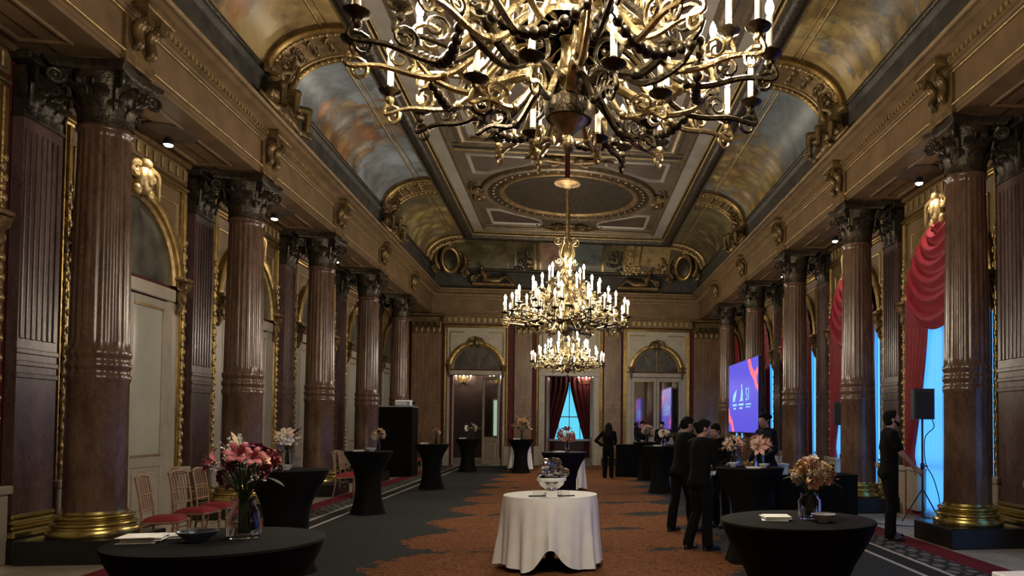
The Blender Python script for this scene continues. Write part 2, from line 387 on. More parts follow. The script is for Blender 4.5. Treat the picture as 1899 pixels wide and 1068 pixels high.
# ------------------------------------------------------------------ the hall: dimensions
W, S, Y0, YW, XW, ZT = 5.51, 3.93, 9.60, 29.30, 6.32, 5.84
XB, YB = 5.20, 29.10            # front plane of the entablature along the sides / the end
YS = -3.5                        # back of the hall, behind the camera
CY = [Y0 + S * k for k in range(5)]
BAY = [Y0 - S / 2 + S * k for k in range(6)]     # bay centres, bay 0 lies before the first column
ROT = {'left': pi / 2, 'right': -pi / 2, 'end': 0.}

floor_o = struct(MB().box(-6.6, 6.6, YS, 37, -.12, 0).build('floor', 'floor_marble'), 'pale beige marble floor along the colonnades', 'floor')
struct(MB().box(-6.6, -XW, YS, YW + .3, 0, 5.95).build('wall_left', 'red_cloth_wall'), 'dark red wall behind the left colonnade', 'wall')
struct(MB().box(XW, 6.6, YS, YW + .3, 0, 5.95).build('wall_right', 'red_cloth_wall'), 'dark red wall behind the right colonnade', 'wall')
struct(MB().box(-6.6, 6.6, YS - .2, YS, 0, 8.7).build('wall_back', 'cream_panel'), 'wall behind the photographer closing the hall', 'wall')
OPL, OPC = (-4.42, -2.58), (-.83, 1.0)            # the two open doorways of the end wall
mb = MB()
for x0, x1, z0, z1 in ((-6.6, OPL[0], 0, 6), (OPL[0], OPL[1], 3.5, 6), (OPL[1], OPC[0], 0, 6), (OPC[0], OPC[1], 3.5, 6), (OPC[1], 6.6, 0, 6)):
    mb.box(x0, x1, YW, YW + .3, z0, z1)
struct(mb.build('wall_end', 'red_cloth_wall'), 'end wall of the hall with three tall framed door bays', 'wall')
# the room beyond the doorways
struct(MB().box(-6.6, 6.6, 36.2, 36.4, 0, 4.6).build('wall_far', 'beyond_wall'), 'dim back wall of the room beyond the doorways', 'wall')
struct(MB().box(-6.6, 6.6, YW + .3, 36.4, 4.6, 4.7).build('ceiling', 'soffit'), 'low dark ceiling of the room beyond the doorways', 'ceiling')
struct(MB().box(-6.8, -6.6, YW + .3, 36.4, 0, 4.7).box(6.6, 6.8, YW + .3, 36.4, 0, 4.7).build('wall_side', 'beyond_wall'), 'side walls of the room beyond the doorways', 'wall')

# carpet
cp = thing('carpet', 'dark grey carpet with rust medallions and striped red borders', 'carpet', (0, 0, 0))
MB().box(-3.8, 3.8, YS, 28.9, 0, .012).build('field', 'carpet_field', cp)
for s in (-1, 1):
    for nme, a, b, mt in (('stripe', 3.8, 3.86, 'carpet_line'), ('border_band', 3.86, 4.1, 'carpet_dark'), ('stripe', 4.1, 4.16, 'carpet_line'), ('pattern_band', 4.16, 4.56, 'carpet_pattern'), ('red_band', 4.56, 4.93, 'carpet_red')):
        MB().box(min(s * a, s * b), max(s * a, s * b), YS, 28.9, 0, .012).build(nme, mt, cp)

# entablature
def seg_pts(side, d, z, ya=YS):
    if side == 'left': return [(-(XB - d), ya, z), (-(XB - d), YB - d, z)]
    if side == 'right': return [((XB - d), YB - d, z), ((XB - d), ya, z)]
    return [(-(XB - d), YB - d, z), ((XB - d), YB - d, z)]
def run(side, prof, ya=YS):
    mb = MB(); vs = []; fs = []
    for d, z in prof: vs += seg_pts(side, d, z, ya)
    for i in range(len(prof) - 1): fs.append((2 * i, 2 * i + 1, 2 * i + 3, 2 * i + 2))
    return mb.add(vs, fs)
def arc2(c, r, a0, a1, n=5): return [(c[0] + r * cos(a0 + (a1 - a0) * i / n), c[1] + r * sin(a0 + (a1 - a0) * i / n)) for i in range(n + 1)]
P_ARCH = [(-1.12, 5.86), (-.62, 5.86), (-.62, ZT), (-.04, ZT), (0, ZT + .0), (0, 5.89), (.02, 5.90), (.02, 5.945), (.035, 5.95), (.05, 5.965), (.035, 5.985), (0, 5.995)]
P_FRI = [(0, 5.995), (0, 6.415)]
P_COR = [(0, 6.415), (.025, 6.42), (.03, 6.445), (.05, 6.45), (.06, 6.485), (.10, 6.50), (.10, 6.585), (.115, 6.59), (.13, 6.605), (.29, 6.615), (.30, 6.62), (.30, 6.69), (.315, 6.695)] + arc2((.34, 6.745), .045, -2.2, 1.5, 6) + [(.0, 6.86), (-.1, 6.86)]
P_PAR = [(.11, 6.83), (.11, 7.35), (.15, 7.38), (.17, 7.43), (.13, 7.48), (.10, 7.55)]
dent_m = MB().box(-.028, .028, -.045, 0, 0, .062).mesh('dentil', 'pale_gilt')
TRIM_N = {'left': 1, 'end': 2, 'right': 3}
for side in ('left', 'end', 'right'):
    where = {'left': 'above the left colonnade', 'right': 'above the right colonnade', 'end': 'across the end wall'}[side]
    t = sroot('trim_%d' % TRIM_N[side], 'brown and gold entablature with projecting cornice ' + where, 'entablature')
    run(side, P_ARCH).build('architrave', 'brown_gilt', t); run(side, P_FRI).build('frieze', 'frieze_wood', t)
    run(side, P_COR).build('cornice', 'brown_gilt', t, True); run(side, P_PAR).build('parapet', 'parapet', t, True)
    # moulded gilt lines
    for d, z, r in ((.045, 5.965, .018), (.028, 6.425, .016), (.365, 6.745, .022)):
        a, b = seg_pts(side, d, z); MB().tube([a, b], r, 8).build('gilt_line', 'pale_gilt', t, True)
    # dentil course: too fine to pick apart, one part
    mb = MB(); a, b = [V(p) for p in seg_pts(side, .10, 6.515)]; L = (b - a).length; n = int(L / .11); dr = (b - a) / L
    nrm = {'left': V((1, 0, 0)), 'right': V((-1, 0, 0)), 'end': V((0, -1, 0))}[side]
    for i in range(n):
        c = a + dr * (i + .5) * L / n; e = dr * .028
        lo, hi = c - e, c + e + nrm * .04
        mb.box(min(lo.x, hi.x), max(lo.x, hi.x), min(lo.y, hi.y), max(lo.y, hi.y), c.z, c.z + .06)
    o = mb.build('dentil_course', 'pale_gilt', t); o['kind'] = 'stuff'
    # frieze pilaster strips with scrolled console pairs over every column
    us = CY + [Y0 - S] if side != 'end' else [-1.73, 1.73, -5.0, 5.0]
    for u in us:
        if side == 'left': M = TR((-XB, u, 0)) @ RZ(pi / 2)
        elif side == 'right': M = TR((XB, u, 0)) @ RZ(-pi / 2)
        else: M = TR((u, YB, 0))
        if side == 'end' and abs(u) > 4: continue
        mb = MB().bbox(-.27, .27, -.05, .0, 5.99, 6.42, .012).bbox(-.30, .30, -.07, .0, 5.85, 5.99, .012)
        mb.build('frieze_block', 'old_gilt', t).matrix_local = M
        for sx in (-.14, .14):
            path = catmull([(sx, -.06, 6.06), (sx, -.12, 6.12), (sx, -.09, 6.22), (sx, -.10, 6.32), (sx, -.17, 6.40), (sx, -.24, 6.42)], 5)
            mb = MB().tube(path, [.05, .075], 8)
            for q in (-.05, .05): mb.tube(spiral((sx + q, -.17, 6.39), .065, .012, 1.6, 0, (0, -1, 0), (0, 0, 1), 16), .014, 5)
            mb.ball((sx, -.11, 6.16), (.06, .05, .08), 8)
            mb.build('console_bracket', 'sculpture_gilt', t, True).matrix_local = M
        MB().bbox(-.30, .30, -.30, 0, 6.50, 6.60, .015).build('cornice_block', 'old_gilt', t).matrix_local = M

# upper wall strip and moulded cornice under the aisle soffit, aisle soffit panels
for side, sg in (('left', -1), ('right', 1)):
    t = sroot('trim_%d' % (4 if sg < 0 else 5), 'gilded band of panels at the top of the %s aisle wall' % side, 'trim')
    for b in range(6):
        yc = BAY[b]
        MB().bbox(*sorted((sg * XW, sg * (XW - .05))), yc - 1.55, yc + 1.55, 5.52, 5.80, .01).build('frieze_panel', 'brown_gilt', t)
        for i in range(14):
            y = yc - 1.43 + i * .22
            MB().bbox(*sorted((sg * (XW - .05), sg * (XW - .085))), y - .05, y + .05, 5.56, 5.74, .012).build('flute_block', 'pale_gilt', t)
        MB().bbox(*sorted((sg * XW, sg * (XW - .13))), yc - 1.6, yc + 1.6, 5.78, 5.86, .02).build('soffit_moulding', 'old_gilt', t)
        # framed soffit panel
        for (xa, xb, ya, yb) in ((5.50, 5.55, yc - 1.3, yc + 1.3), (6.02, 6.07, yc - 1.3, yc + 1.3), (5.50, 6.07, yc - 1.35, yc - 1.3), (5.50, 6.07, yc + 1.3, yc + 1.35)):
            MB().bbox(*sorted((sg * xa, sg * xb)), ya, yb, 5.815, 5.86, .008).build('soffit_frame', 'brown_gilt', t)
    for y in CY:                      # beam from each column back to the wall
        MB().bbox(*sorted((sg * 5.2, sg * XW)), y - .33, y + .33, 5.80, 5.87, .015).build('soffit_beam', 'soffit', t)
    struct(MB().box(*sorted((sg * 5.75, sg * 6.4)), YS, YW, 5.862, 5.90).build('ceiling', 'soffit'), 'flat dark soffit over the %s aisle' % side, 'ceiling')

# ------------------------------------------------------------------ main ceiling and its cove
ceil = sroot('ceiling', 'coved and gilded main ceiling with painted scenes and round dome', 'ceiling')
ZC = 8.65
def cov(t, off=0.):
    a = t * pi / 2; d = .1 + 1.3 * (1 - cos(a)); z = 7.55 + .85 * sin(a)
    nx, nz = cos(a) / 1.3, -sin(a) / .85      # inward normal in (d,z)
    nx, nz = abs(cos(a)) / 1.0, -abs(sin(a)); l = sqrt(nx * nx + nz * nz)
    return d + off * nx / l, z + off * nz / l
def cove_pt(side, u, t, off=0.):
    d, z = cov(t, off)
    if side == 'left': return (-(XB - d), u, z)
    if side == 'right': return ((XB - d), u, z)
    return (u, YB - d, z)
RIB = [CY[0] - S, CY[1], CY[3]]
def cove_panel(side, u0, u1, mat, mitre1=False, nt=12, nu=10, off=0., name='painted_cove', t0=0., t1=1.):
    mb = MB()
    def fn(i, j):
        t = t0 + (t1 - t0) * j; d, z = cov(t, off)
        a, b = u0, u1
        if side == 'end': a, b = max(u0, -(XB - d)), min(u1, XB - d)
        elif mitre1: b = YB - d
        return cove_pt(side, a + (b - a) * i, t, off)
    return mb.grid(fn, nu, nt).build(name, mat, ceil, True)
for side, mats in (('left', ('fresco_gold', 'fresco_gold', 'fresco_sky', 'fresco_ochre')), ('right', ('fresco_gold_east', 'fresco_gold_east', 'fresco_east', 'fresco_olive'))):
    ys = [YS] + RIB + [YB]
    for i in range(4):
        o = cove_panel(side, ys[i], ys[i + 1], mats[i], i == 3)
        o['label'] = 'painted scene on the %s cove' % side
    def line(t, r, mat, nm_='cove_moulding', off=.01):
        d, z = cov(t, off); sg = -1 if side == 'left' else 1
        MB().tube([(sg * (XB - d), YS, z), (sg * (XB - d), YB - d, z)], r, 8).build(nm_, mat, ceil, True)
    line(.80, .022, 'pale_gilt'); line(.86, .014, 'gilt'); line(.0, .05, 'dark_mould')
    for y in RIB + [27.3]:
        wd = .5 if y < 27 else .34
        mb = MB()
        def rf(i, j, off): return cove_pt(side, y - wd + 2 * wd * i, j, off)
        mb.grid(lambda i, j: rf(i, j, .09), 4, 14)
        for i in (0, 1): mb.grid(lambda q, j: cove_pt(side, y - wd + 2 * wd * i, j, .09 * q), 1, 14)
        mb.build('rib', 'old_gilt', ceil, True)
        for e, r in ((-wd, .05), (-wd * .72, .022), (wd * .72, .022), (wd, .05)):
            MB().tube([cove_pt(side, y + e, j / 16, .10) for j in range(17)], r, 8).build('rib_moulding', 'gilt' if abs(e) > .45 else 'pale_gilt', ceil, True)
        for e in (-.92, .92):
            for j in range(14):
                MB().ball(cove_pt(side, y + e * wd * .93, (j + .5) / 14, .13), (.04, .035, .04), 6).build('rib_bead', 'pale_gilt', ceil, True)
        for j in range(5):
            c = V(cove_pt(side, y, (j + .8) / 6, .10)); sg = -1 if side == 'left' else 1
            mb = MB()
            for q in (-1, 1): mb.tube(spiral(c + V((0, q * wd * .3, 0)), .11, .02, 1.5, 0 if q > 0 else pi, (0, 1, 0), V((sg * -.6, 0, .8)), 14), .02, 5)
            mb.ball(c, (.06, .09, .06), 8)
            mb.build('rib_scroll', 'sculpture_gilt', ceil, True)
# end cove: painted compartments divided by gilt strips
for a, b, mt in ((-5.2, -4.15, 'fresco_olive'), (-4.15, -2.35, 'fresco_olive'), (-2.35, -1.15, 'fresco_ochre'), (-1.15, -.25, 'fresco_russet'), (-.25, .25, 'fresco_amber'), (.25, 1.35, 'fresco_teal'), (1.35, 2.2, 'fresco_olive'), (2.2, 3.9, 'fresco_amber'), (3.9, 5.2, 'fresco_olive')):
    o = cove_panel('end', a, b, mt, nu=4); o['label'] = 'painted compartment on the end cove'
for u, wd, mt in ((-2.35, .07, 'old_gilt'), (-2.05, .05, 'pale_gilt'), (-1.75, .04, 'gilt'), (-1.3, .08, 'pale_gilt'), (-1.1, .05, 'pale_gilt'), (-.3, .05, 'old_gilt'), (1.3, .07, 'gilt'), (1.55, .04, 'old_gilt'), (2.15, .05, 'pale_gilt'), (2.5, .09, 'pale_gilt'), (2.75, .05, 'gilt')):
    mb = MB(); mb.grid(lambda i, j: cove_pt('end', u - wd / 2 + wd * i, .04 + .9 * j, .04), 1, 10)
    for i in (0, 1): mb.grid(lambda q, j: cove_pt('end', u - wd / 2 + wd * i, .04 + .9 * j, .04 * q), 1, 10)
    mb.build('painted_pillar_strip', mt, ceil, True)
# carved and painted foliage reliefs on the end cove
def foliage(u0, u1, t0, t1, n, mat, seed, r=.09):
    rn = random.Random(seed); mb = MB()
    for i in range(n):
        t = rn.uniform(t0, t1); w_ = 1 - .6 * (t - t0) / (t1 - t0); u = (u0 + u1) / 2 + (u1 - u0) / 2 * rn.uniform(-1, 1) * w_
        mb.ball(cove_pt('end', u, t, .03), (r * rn.uniform(.5, 1.2), .05, r * rn.uniform(.5, 1.2)), 7)
    mb.build('relief_foliage', mat, ceil, True)
foliage(-2.05, -1.35, .05, .62, 34, 'dark_mould', 1); foliage(-1.75, -1.3, .02, .3, 16, 'gilt', 2, .07)
foliage(1.45, 2.15, .08, .7, 34, 'dark_mould', 3); foliage(1.9, 3.1, .0, .22, 36, 'pale_gilt', 4, .08); foliage(2.1, 2.5, .3, .85, 14, 'pale_gilt', 5, .06)
foliage(-4.4, -3.7, .05, .45, 22, 'sculpture_gilt', 6, .08); foliage(3.3, 4.3, .05, .5, 26, 'sculpture_gilt', 7, .08)
d, z = cov(.0, .01); MB().tube([(-(XB - d), YB - d, z), (XB - d, YB - d, z)], .05, 8).build('cove_moulding', 'dark_mould', ceil, True)

# border mouldings between cove and flat ceiling (mitred round the end)
for side in ('left', 'end', 'right'):
    run(side, [(1.38, 8.40), (1.40, 8.36), (1.44, 8.36)] + arc2((1.56, 8.47), .14, -2.6, -.5, 6) + [(1.70, 8.50), (1.72, 8.62)]).build('leaf_moulding', 'dark_mould', ceil, True)
    for d, z, r, mt in ((1.39, 8.385, .025, 'pale_gilt'), (1.71, 8.51, .03, 'pale_gilt'), (1.76, 8.60, .028, 'gilt')):
        a, b = seg_pts(side, d, z); MB().tube([a, b], r, 8).build('gilt_line', mt, ceil, True)
    run(side, [(1.72, 8.62), (2.12, 8.63)]).build('ceiling_band', 'ceiling_band', ceil)
    run(side, [(2.12, 8.63), (2.13, 8.58), (2.20, 8.57), (2.22, 8.60), (2.27, 8.60), (2.28, 8.65)]).build('ceiling_moulding', 'ceiling_mould', ceil, True)
# flat field with the round opening of the dome
DC, DR = 22.75, 1.98
XI, Y1, Y2 = 2.93, 19.25, 26.83
mb = MB().grid(lambda i, j: (-XI + 2 * XI * i, YS + (Y1 - YS) * j, ZC), 2, 6)
N = 72; vs = []; fs = []
for i in range(N):
    a = 2 * pi * i / N; c, s_ = cos(a), sin(a)
    k = min((XI / abs(c)) if abs(c) > 1e-6 else 9e9, ((Y2 - DC) / s_) if s_ > 1e-6 else ((Y1 - DC) / s_) if s_ < -1e-6 else 9e9)
    vs += [(DR * c, DC + DR * s_, ZC), (k * c, DC + k * s_, ZC)]
for i in range(N): j = (i + 1) % N; fs.append((2 * i, 2 * j, 2 * j + 1, 2 * i + 1))
mb.add(vs, fs)
for x in (-XI, XI): mb.add([(x, Y2, ZC), (x, DC + (Y2 - DC), ZC), (x * .2, Y2, ZC)], [(0, 1, 2)])
mb.build('flat_field', 'ceiling_field', ceil)
MB().lathe([(DR, ZC)] + [(DR * cos(t * pi / 16), ZC + .15 + .85 * sin(t * pi / 16)) for t in range(8)] + [(1e-4, ZC + 1.0)], 64).build('dome', 'dome_paint', ceil, True, (0, DC, 0))
for r0, prof, mt in ((0, [(2.02, ZC + .12), (1.93, ZC + .04), (1.97, ZC - .07), (2.06, ZC - .11), (2.13, ZC - .08), (2.16, ZC)], 'old_gilt'),
                     (0, [(2.16, ZC - .02), (2.30, ZC - .05), (2.44, ZC - .04), (2.46, ZC)], 'dark_mould'),
                     (0, [(2.44, ZC), (2.46, ZC - .10), (2.54, ZC - .13), (2.62, ZC - .09), (2.64, ZC)], 'ceiling_mould')):
    MB().lathe(prof, 72).build('dome_ring', mt, ceil, True, (0, DC, 0))
for i in range(48):
    a = 2 * pi * i / 48; MB().ball((2.30 * cos(a), DC + 2.30 * sin(a), ZC - .06), (.07, .07, .035), 6, rot=None).build('dome_bead', 'sculpture_gilt', ceil, True)
def poly_off(poly, o):
    n = len(poly); out = []
    for i in range(n):
        p0, p1, p2 = V(poly[i - 1]), V(poly[i]), V(poly[(i + 1) % n]); e1 = (p1 - p0).normalized(); e2 = (p2 - p1).normalized()
        n1 = V((-e1.y, e1.x)); n2 = V((-e2.y, e2.x)); m = (n1 + n2); m = m / max(.2, m.dot(n1)); q = p1 + m * o; out.append((q.x, q.y))
    return out
def frame_poly(poly, prof, name, mat, parent, zref):
    n = len(poly); vs = []; fs = []
    for o, dz in prof: vs += [(x, y, zref + dz) for x, y in poly_off(poly, o)]
    for k in range(len(prof) - 1):
        for i in range(n): j = (i + 1) % n; fs.append((k * n + i, k * n + j, (k + 1) * n + j, (k + 1) * n + i))
    return MB().add(vs, fs).build(name, mat, parent, True)
def rect(x0, x1, y0, y1): return [(x0, y0), (x1, y0), (x1, y1), (x0, y1)]
PF = [(0, 0), (0, -.07), (.05, -.10), (.10, -.10), (.13, -.06), (.20, -.05), (.22, -.08), (.27, -.08), (.28, 0)]
# long central panel
big = rect(-2.75, 2.75, 6.6, 18.75)
frame_poly(big, PF, 'panel_frame', 'ceiling_mould', ceil, ZC)
frame_poly(poly_off(big, .29), [(0, -.01), (.22, -.01)], 'panel_border', 'ceiling_band', ceil, ZC)
frame_poly(poly_off(big, .52), [(0, 0), (0, -.06), (.05, -.08), (.08, -.05), (.10, 0)], 'panel_frame', 'pale_gilt', ceil, ZC)
b2 = poly_off(big, .62); MB().add([(x, y, ZC - .006) for x, y in b2], [(0, 1, 2, 3)]).build('panel_field', 'ceiling_panel', ceil)
for i in range(10):          # carved blocks across the panel's near border and far border
    x = -2.2 + i * .49
    MB().bbox(x - .2, x + .2, 18.36, 18.43, ZC - .1, ZC - .02, .012).build('carved_block', 'old_gilt', ceil)
# transverse bands either side of the dome bay
for y in (19.05, 26.55):
    for dy, r, mt in ((-.16, .035, 'ceiling_mould'), (.16, .035, 'pale_gilt'), (0, .05, 'dark_mould')):
        MB().tube([(-XI, y + dy, ZC - .03), (XI, y + dy, ZC - .03)], r, 8).build('ceiling_moulding', mt, ceil, True)
# four spandrel panels round the dome
for sx in (-1, 1):
    for sy in (-1, 1):
        yo = (DC - 3.25) if sy < 0 else (DC + 3.45)
        xo, yi, xi = sx * 2.7, DC + sy * 1.55, sx * .95
        pts = [(xo, yo), (xo, yi)] + [(sx * 2.78 * cos(a), DC + sy * 2.78 * sin(a)) for a in [radians(42), radians(52), radians(62)]] + [(xi, DC + sy * 2.85), (xi, yo)]
        pts[1] = (xo, DC + sy * 1.75); pts[2] = (sx * 2.25, DC + sy * 1.75)
        if sx * sy > 0: pts = pts[::-1]
        A = sum(pts[i - 1][0] * pts[i][1] - pts[i][0] * pts[i - 1][1] for i in range(len(pts)))
        if A < 0: pts = pts[::-1]
        frame_poly(pts, [(0, 0), (0, -.05), (.05, -.07), (.08, -.04), (.10, 0)], 'spandrel_frame', 'ceiling_band', ceil, ZC)
        q = poly_off(pts, .1); MB().add([(x, y, ZC - .005) for x, y in q], [tuple(range(len(q)))]).build('spandrel_field', 'ceiling_panel', ceil)
# carved acanthus cartouches at the quarters of the dome
def rosette(c, a, s=1.):
    mb = MB(); M = TR(c) @ RZ(a) @ Matrix.Diagonal((s, s, s, 1))
    mb.ball((0, 0, 0), (.3, .16, .08), 10, M)
    for q in (-1, 1):
        mb.tube(spiral((q * .38, .05, -.03), .2, .03, 1.6, pi / 2, (q, 0, 0), (0, 1, 0), 18), [.055, .03], 6, M)
        mb.tube(catmull([(q * .1, 0, -.05), (q * .45, -.15, -.08), (q * .8, -.08, -.04), (q * .95, .08, 0)], 5), [.06, .02], 6, M)
        mb.ball((q * .25, -.1, -.05), (.16, .07, .07), 8, M)
    mb.build('ceiling_cartouche', 'sculpture_gilt', ceil, True)
rosette((0, 19.5, ZC - .05), 0, 1.25); rosette((0, 26.2, ZC - .05), pi, 1.2); rosette((-2.75, DC, ZC - .05), -pi / 2, 1.); rosette((2.75, DC, ZC - .05), pi / 2, 1.)

# ------------------------------------------------------------------ columns
def leaf_mesh(h, w_, curl, mat):
    mb = MB()
    def fn(i, j):
        x = (i - .5) * w_ * (1 - .35 * j ** 3) * (1 + .12 * cos(j * 14)); z = h * (j - .18 * max(0, j - .7) ** 1 * 3)
        y = -curl * j ** 3 * 1.3 - .015 * cos((i - .5) * 2.6) + .02 * abs(i - .5)
        return (x, y, z)
    mb.grid(fn, 4, 6); mb.grid(lambda i, j: tuple(V(fn(i, j)) + V((0, .02, 0))), 4, 6)
    return mb.mesh('leaf', mat, True)
LEAF1, LEAF2 = leaf_mesh(.30, .17, .10, 'bronze'), leaf_mesh(.44, .17, .13, 'bronze')
def volute_mesh():
    mb = MB(); mb.tube(spiral((0, -.07, 0), .095, .014, 2.1, pi * .9, (0, -1, 0), (0, 0, 1), 26), [.026, .012], 6)
    mb.tube(catmull([(0, .09, -.34), (0, .06, -.15), (0, .03, .02), (0, -.02, .08)], 4), [.018, .03], 6); mb.ball((0, -.07, 0), (.022, .03, .03), 8)
    return mb.mesh('volute', 'bronze', True)
VOL = volute_mesh()
plinth_m = MB().bbox(-.53, .53, -.53, .53, 0, .27, .015).mesh('plinth', 'black_stone')
base_prof = [(.445, .27), (.455, .29), (.46, .325), (.44, .36), (.405, .365), (.40, .385)] + [(.405 + .022 * sin(pi * i / 5), .385 + .055 * i / 5) for i in range(6)] + [(.385, .445), (.385, .46)] + [(.375 + .025 * sin(pi * i / 5), .465 + .06 * i / 5) for i in range(6)] + [(.33, .53), (.325, .56)]
base_m = MB().lathe([(.40, .27)] + base_prof, 48).mesh('column_base', 'base_gold', True)
def shaft_m():
    prof = [(.315, .56), (.312, .60)]; z = .60
    prof += [(.305, 1.4), (.303, 2.06), (.318, 2.10), (.318, 2.15), (.302, 2.17), (.302, 2.22), (.317, 2.24), (.317, 2.29), (.301, 2.31), (.301, 2.36), (.316, 2.38), (.316, 2.43), (.300, 2.46)]
    prof += [(.298, 2.56), (.288, 3.4), (.276, 4.3), (.262, 4.96), (.262, 5.02), (.285, 5.04), (.285, 5.08), (.262, 5.10)]
    def rf(a, z):
        if 2.5 < z < 4.99: return 1 - .045 * (.5 + .5 * cos(a * 22)) ** 2
        if 2.1 < z < 2.46: return 1 + .012 * cos(a * 22)
        if .65 < z < 2.08: return 1 + .004 * cos(a * 22)
        return 1.
    return MB().lathe(prof, 132, rf=rf).mesh('shaft', 'column_marble', True)
SHAFT = shaft_m()
bell_m = MB().lathe([(.262, 5.10), (.262, 5.35), (.29, 5.5), (.33, 5.66), (.33, 5.70)], 24).mesh('bell', 'bronze', True)
ab = []
for q in range(4):
    a0 = q * pi / 2 - pi / 4
    for i in range(7):
        t = i / 6; p = V((cos(a0), sin(a0))) * .60 * (1 - t) + V((cos(a0 + pi / 2), sin(a0 + pi / 2))) * .60 * t
        mid = V((cos(a0 + pi / 4), sin(a0 + pi / 4))); p = p - mid * .07 * sin(pi * t); ab.append((p.x, p.y))
def abacus():
    mb = MB(); n = len(ab); vs = [(x * k, y * k, z) for k, z in ((.9, 5.70), (.93, 5.74), (1., 5.76), (1., 5.81), (.95, 5.82)) for x, y in ab]
    fs = [tuple(range(n))[::-1], tuple(4 * n + i for i in range(n))] + [(l * n + i, l * n + (i + 1) % n, (l + 1) * n + (i + 1) % n, (l + 1) * n + i) for l in range(4) for i in range(n)]
    return mb.add(vs, fs).mesh('abacus', 'bronze')
ABA = abacus()
def column(x, y, label):
    c = thing('column', label, 'column', (x, y, 0), 0, 'red marble columns of the hall')
    put('plinth', plinth_m, c); put('column_base', base_m, c); put('shaft', SHAFT, c)
    cap = put('capital', bell_m, c); put('abacus', ABA, cap)
    for i in range(8):
        a = i * pi / 4
        put('leaf', LEAF1, cap, M=RZ(a) @ TR((0, -.265, 5.12)))
        put('leaf', LEAF2, cap, M=RZ(a + pi / 8) @ TR((0, -.26, 5.14)))
    for i in range(4):
        put('volute', VOL, cap, M=RZ(i * pi / 2 + pi / 4) @ TR((0, -.42, 5.60)))
    for i in range(4):
        for q in (-.2, .2): put('small_volute', VOL, cap, M=RZ(i * pi / 2 + q) @ TR((0, -.31, 5.55)) @ Matrix.Scale(.7, 4))
    return c
for k, y in enumerate(CY):
    column(-W, y, '%s red marble column from the front in the left colonnade' % ORD[k])
    column(W, y, '%s red marble column from the front in the right colonnade' % ORD[k])

# flat pilasters on the walls; local frame: x along the wall, y into the wall
def pilaster_meshes(wd, mat, capmat, z_top, pr):
    h = wd / 2; d = {}
    d['plinth'] = MB().bbox(-h - .10, h + .10, -pr - .10, 0, 0, .27, .012).mesh('plinth', 'black_stone')
    mb = MB()
    for e, z0, z1 in ((.085, .27, .36), (.05, .365, .42), (.07, .425, .48), (.03, .485, .54)): mb.bbox(-h - e, h + e, -pr - e, 0, z0, z1, .02)
    d['pilaster_base'] = mb.mesh('pilaster_base', 'base_gold')
    mb = MB().box(-h, h, -pr, 0, .54, z_top)
    n = 7; fw_ = wd / (n + .5)
    for i in range(n):
        x = -h + fw_ * (i + .75); mb.bbox(x - fw_ * .33, x + fw_ * .33, -pr - .014, -pr, 2.55, z_top - .12, .008)
    for z in (2.1, 2.24, 2.38): mb.bbox(-h - .012, h + .012, -pr - .018, -pr + .02, z, z + .06, .008)
    d['shaft'] = mb.mesh('shaft', mat)
    mb = MB().box(-h, h, -pr, 0, z_top, 5.70).bbox(-h - .02, h + .02, -pr - .02, 0, z_top, z_top + .05, .012)
    d['capital'] = mb.mesh('capital', capmat)
    d['abacus'] = MB().bbox(-h - .14, h + .14, -pr - .14, 0, 5.72, 5.82, .02).mesh('abacus', capmat)
    d['_h'] = h; d['_pr'] = pr; d['_z'] = z_top
    return d
def leaf_copy(me, mat):
    m2 = me.copy(); m2.materials.clear(); m2.materials.append(MATS[mat]); return m2
LEAF1G, LEAF2G, VOLG = leaf_copy(LEAF1, 'sculpture_gilt'), leaf_copy(LEAF2, 'sculpture_gilt'), leaf_copy(VOL, 'sculpture_gilt')
PIL = pilaster_meshes(.66, 'pilaster_marble', 'bronze', 5.10, .12)
PILE = pilaster_meshes(.66, 'end_marble', 'sculpture_gilt', 5.05, .14)
PILC = pilaster_meshes(1.08, 'end_marble', 'sculpture_gilt', 5.05, .18)
def pilaster(D, loc, rz, label, gl=False):
    loc = V(loc) + RZ(rz) @ V((0, -.022, 0)); p = thing('pilaster', label, 'pilaster', loc, rz, 'flat marble pilasters')
    cap = None
    for n_ in ('plinth', 'pilaster_base', 'shaft', 'capital'):
        o = put(n_, D[n_], p); cap = o if n_ == 'capital' else cap
    put('abacus', D['abacus'], cap); h, pr, z = D['_h'], D['_pr'], D['_z']
    n = max(3, int(2 * h / .19)); l1, l2, vo = (LEAF1G, LEAF2G, VOLG) if gl else (LEAF1, LEAF2, VOL)
    for i in range(n):
        x = -h + 2 * h * (i + .5) / n
        put('leaf', l1, cap, M=TR((x, -pr - .01, z + .04)))
        if i < n - 1: put('leaf', l2, cap, M=TR((x + h / n, -pr, z + .06)))
    for sx in (-1, 1): put('volute', vo, cap, M=TR((sx * (h + .02), -pr - .10, 5.58)) @ RZ(sx * pi / 4))
    return p
for k, y in enumerate(CY):
    pilaster(PIL, (-XW, y, 0), ROT['left'], 'flat marble pilaster on the left wall behind the %s column from the front' % ORD[k])
    pilaster(PIL, (XW, y, 0), ROT['right'], 'flat marble pilaster on the right wall behind the %s column from the front' % ORD[k])
pilaster(PILC, (-5.37, YW, 0), 0, 'wide marble pilaster in the left corner of the end wall', True)
pilaster(PILC, (5.52, YW, 0), 0, 'wide marble pilaster in the right corner of the end wall', True)
pilaster(PILE, (-1.73, YW, 0), 0, 'narrow marble pilaster left of the central doorway', True)
pilaster(PILE, (1.74, YW, 0), 0, 'narrow marble pilaster right of the central doorway', True)

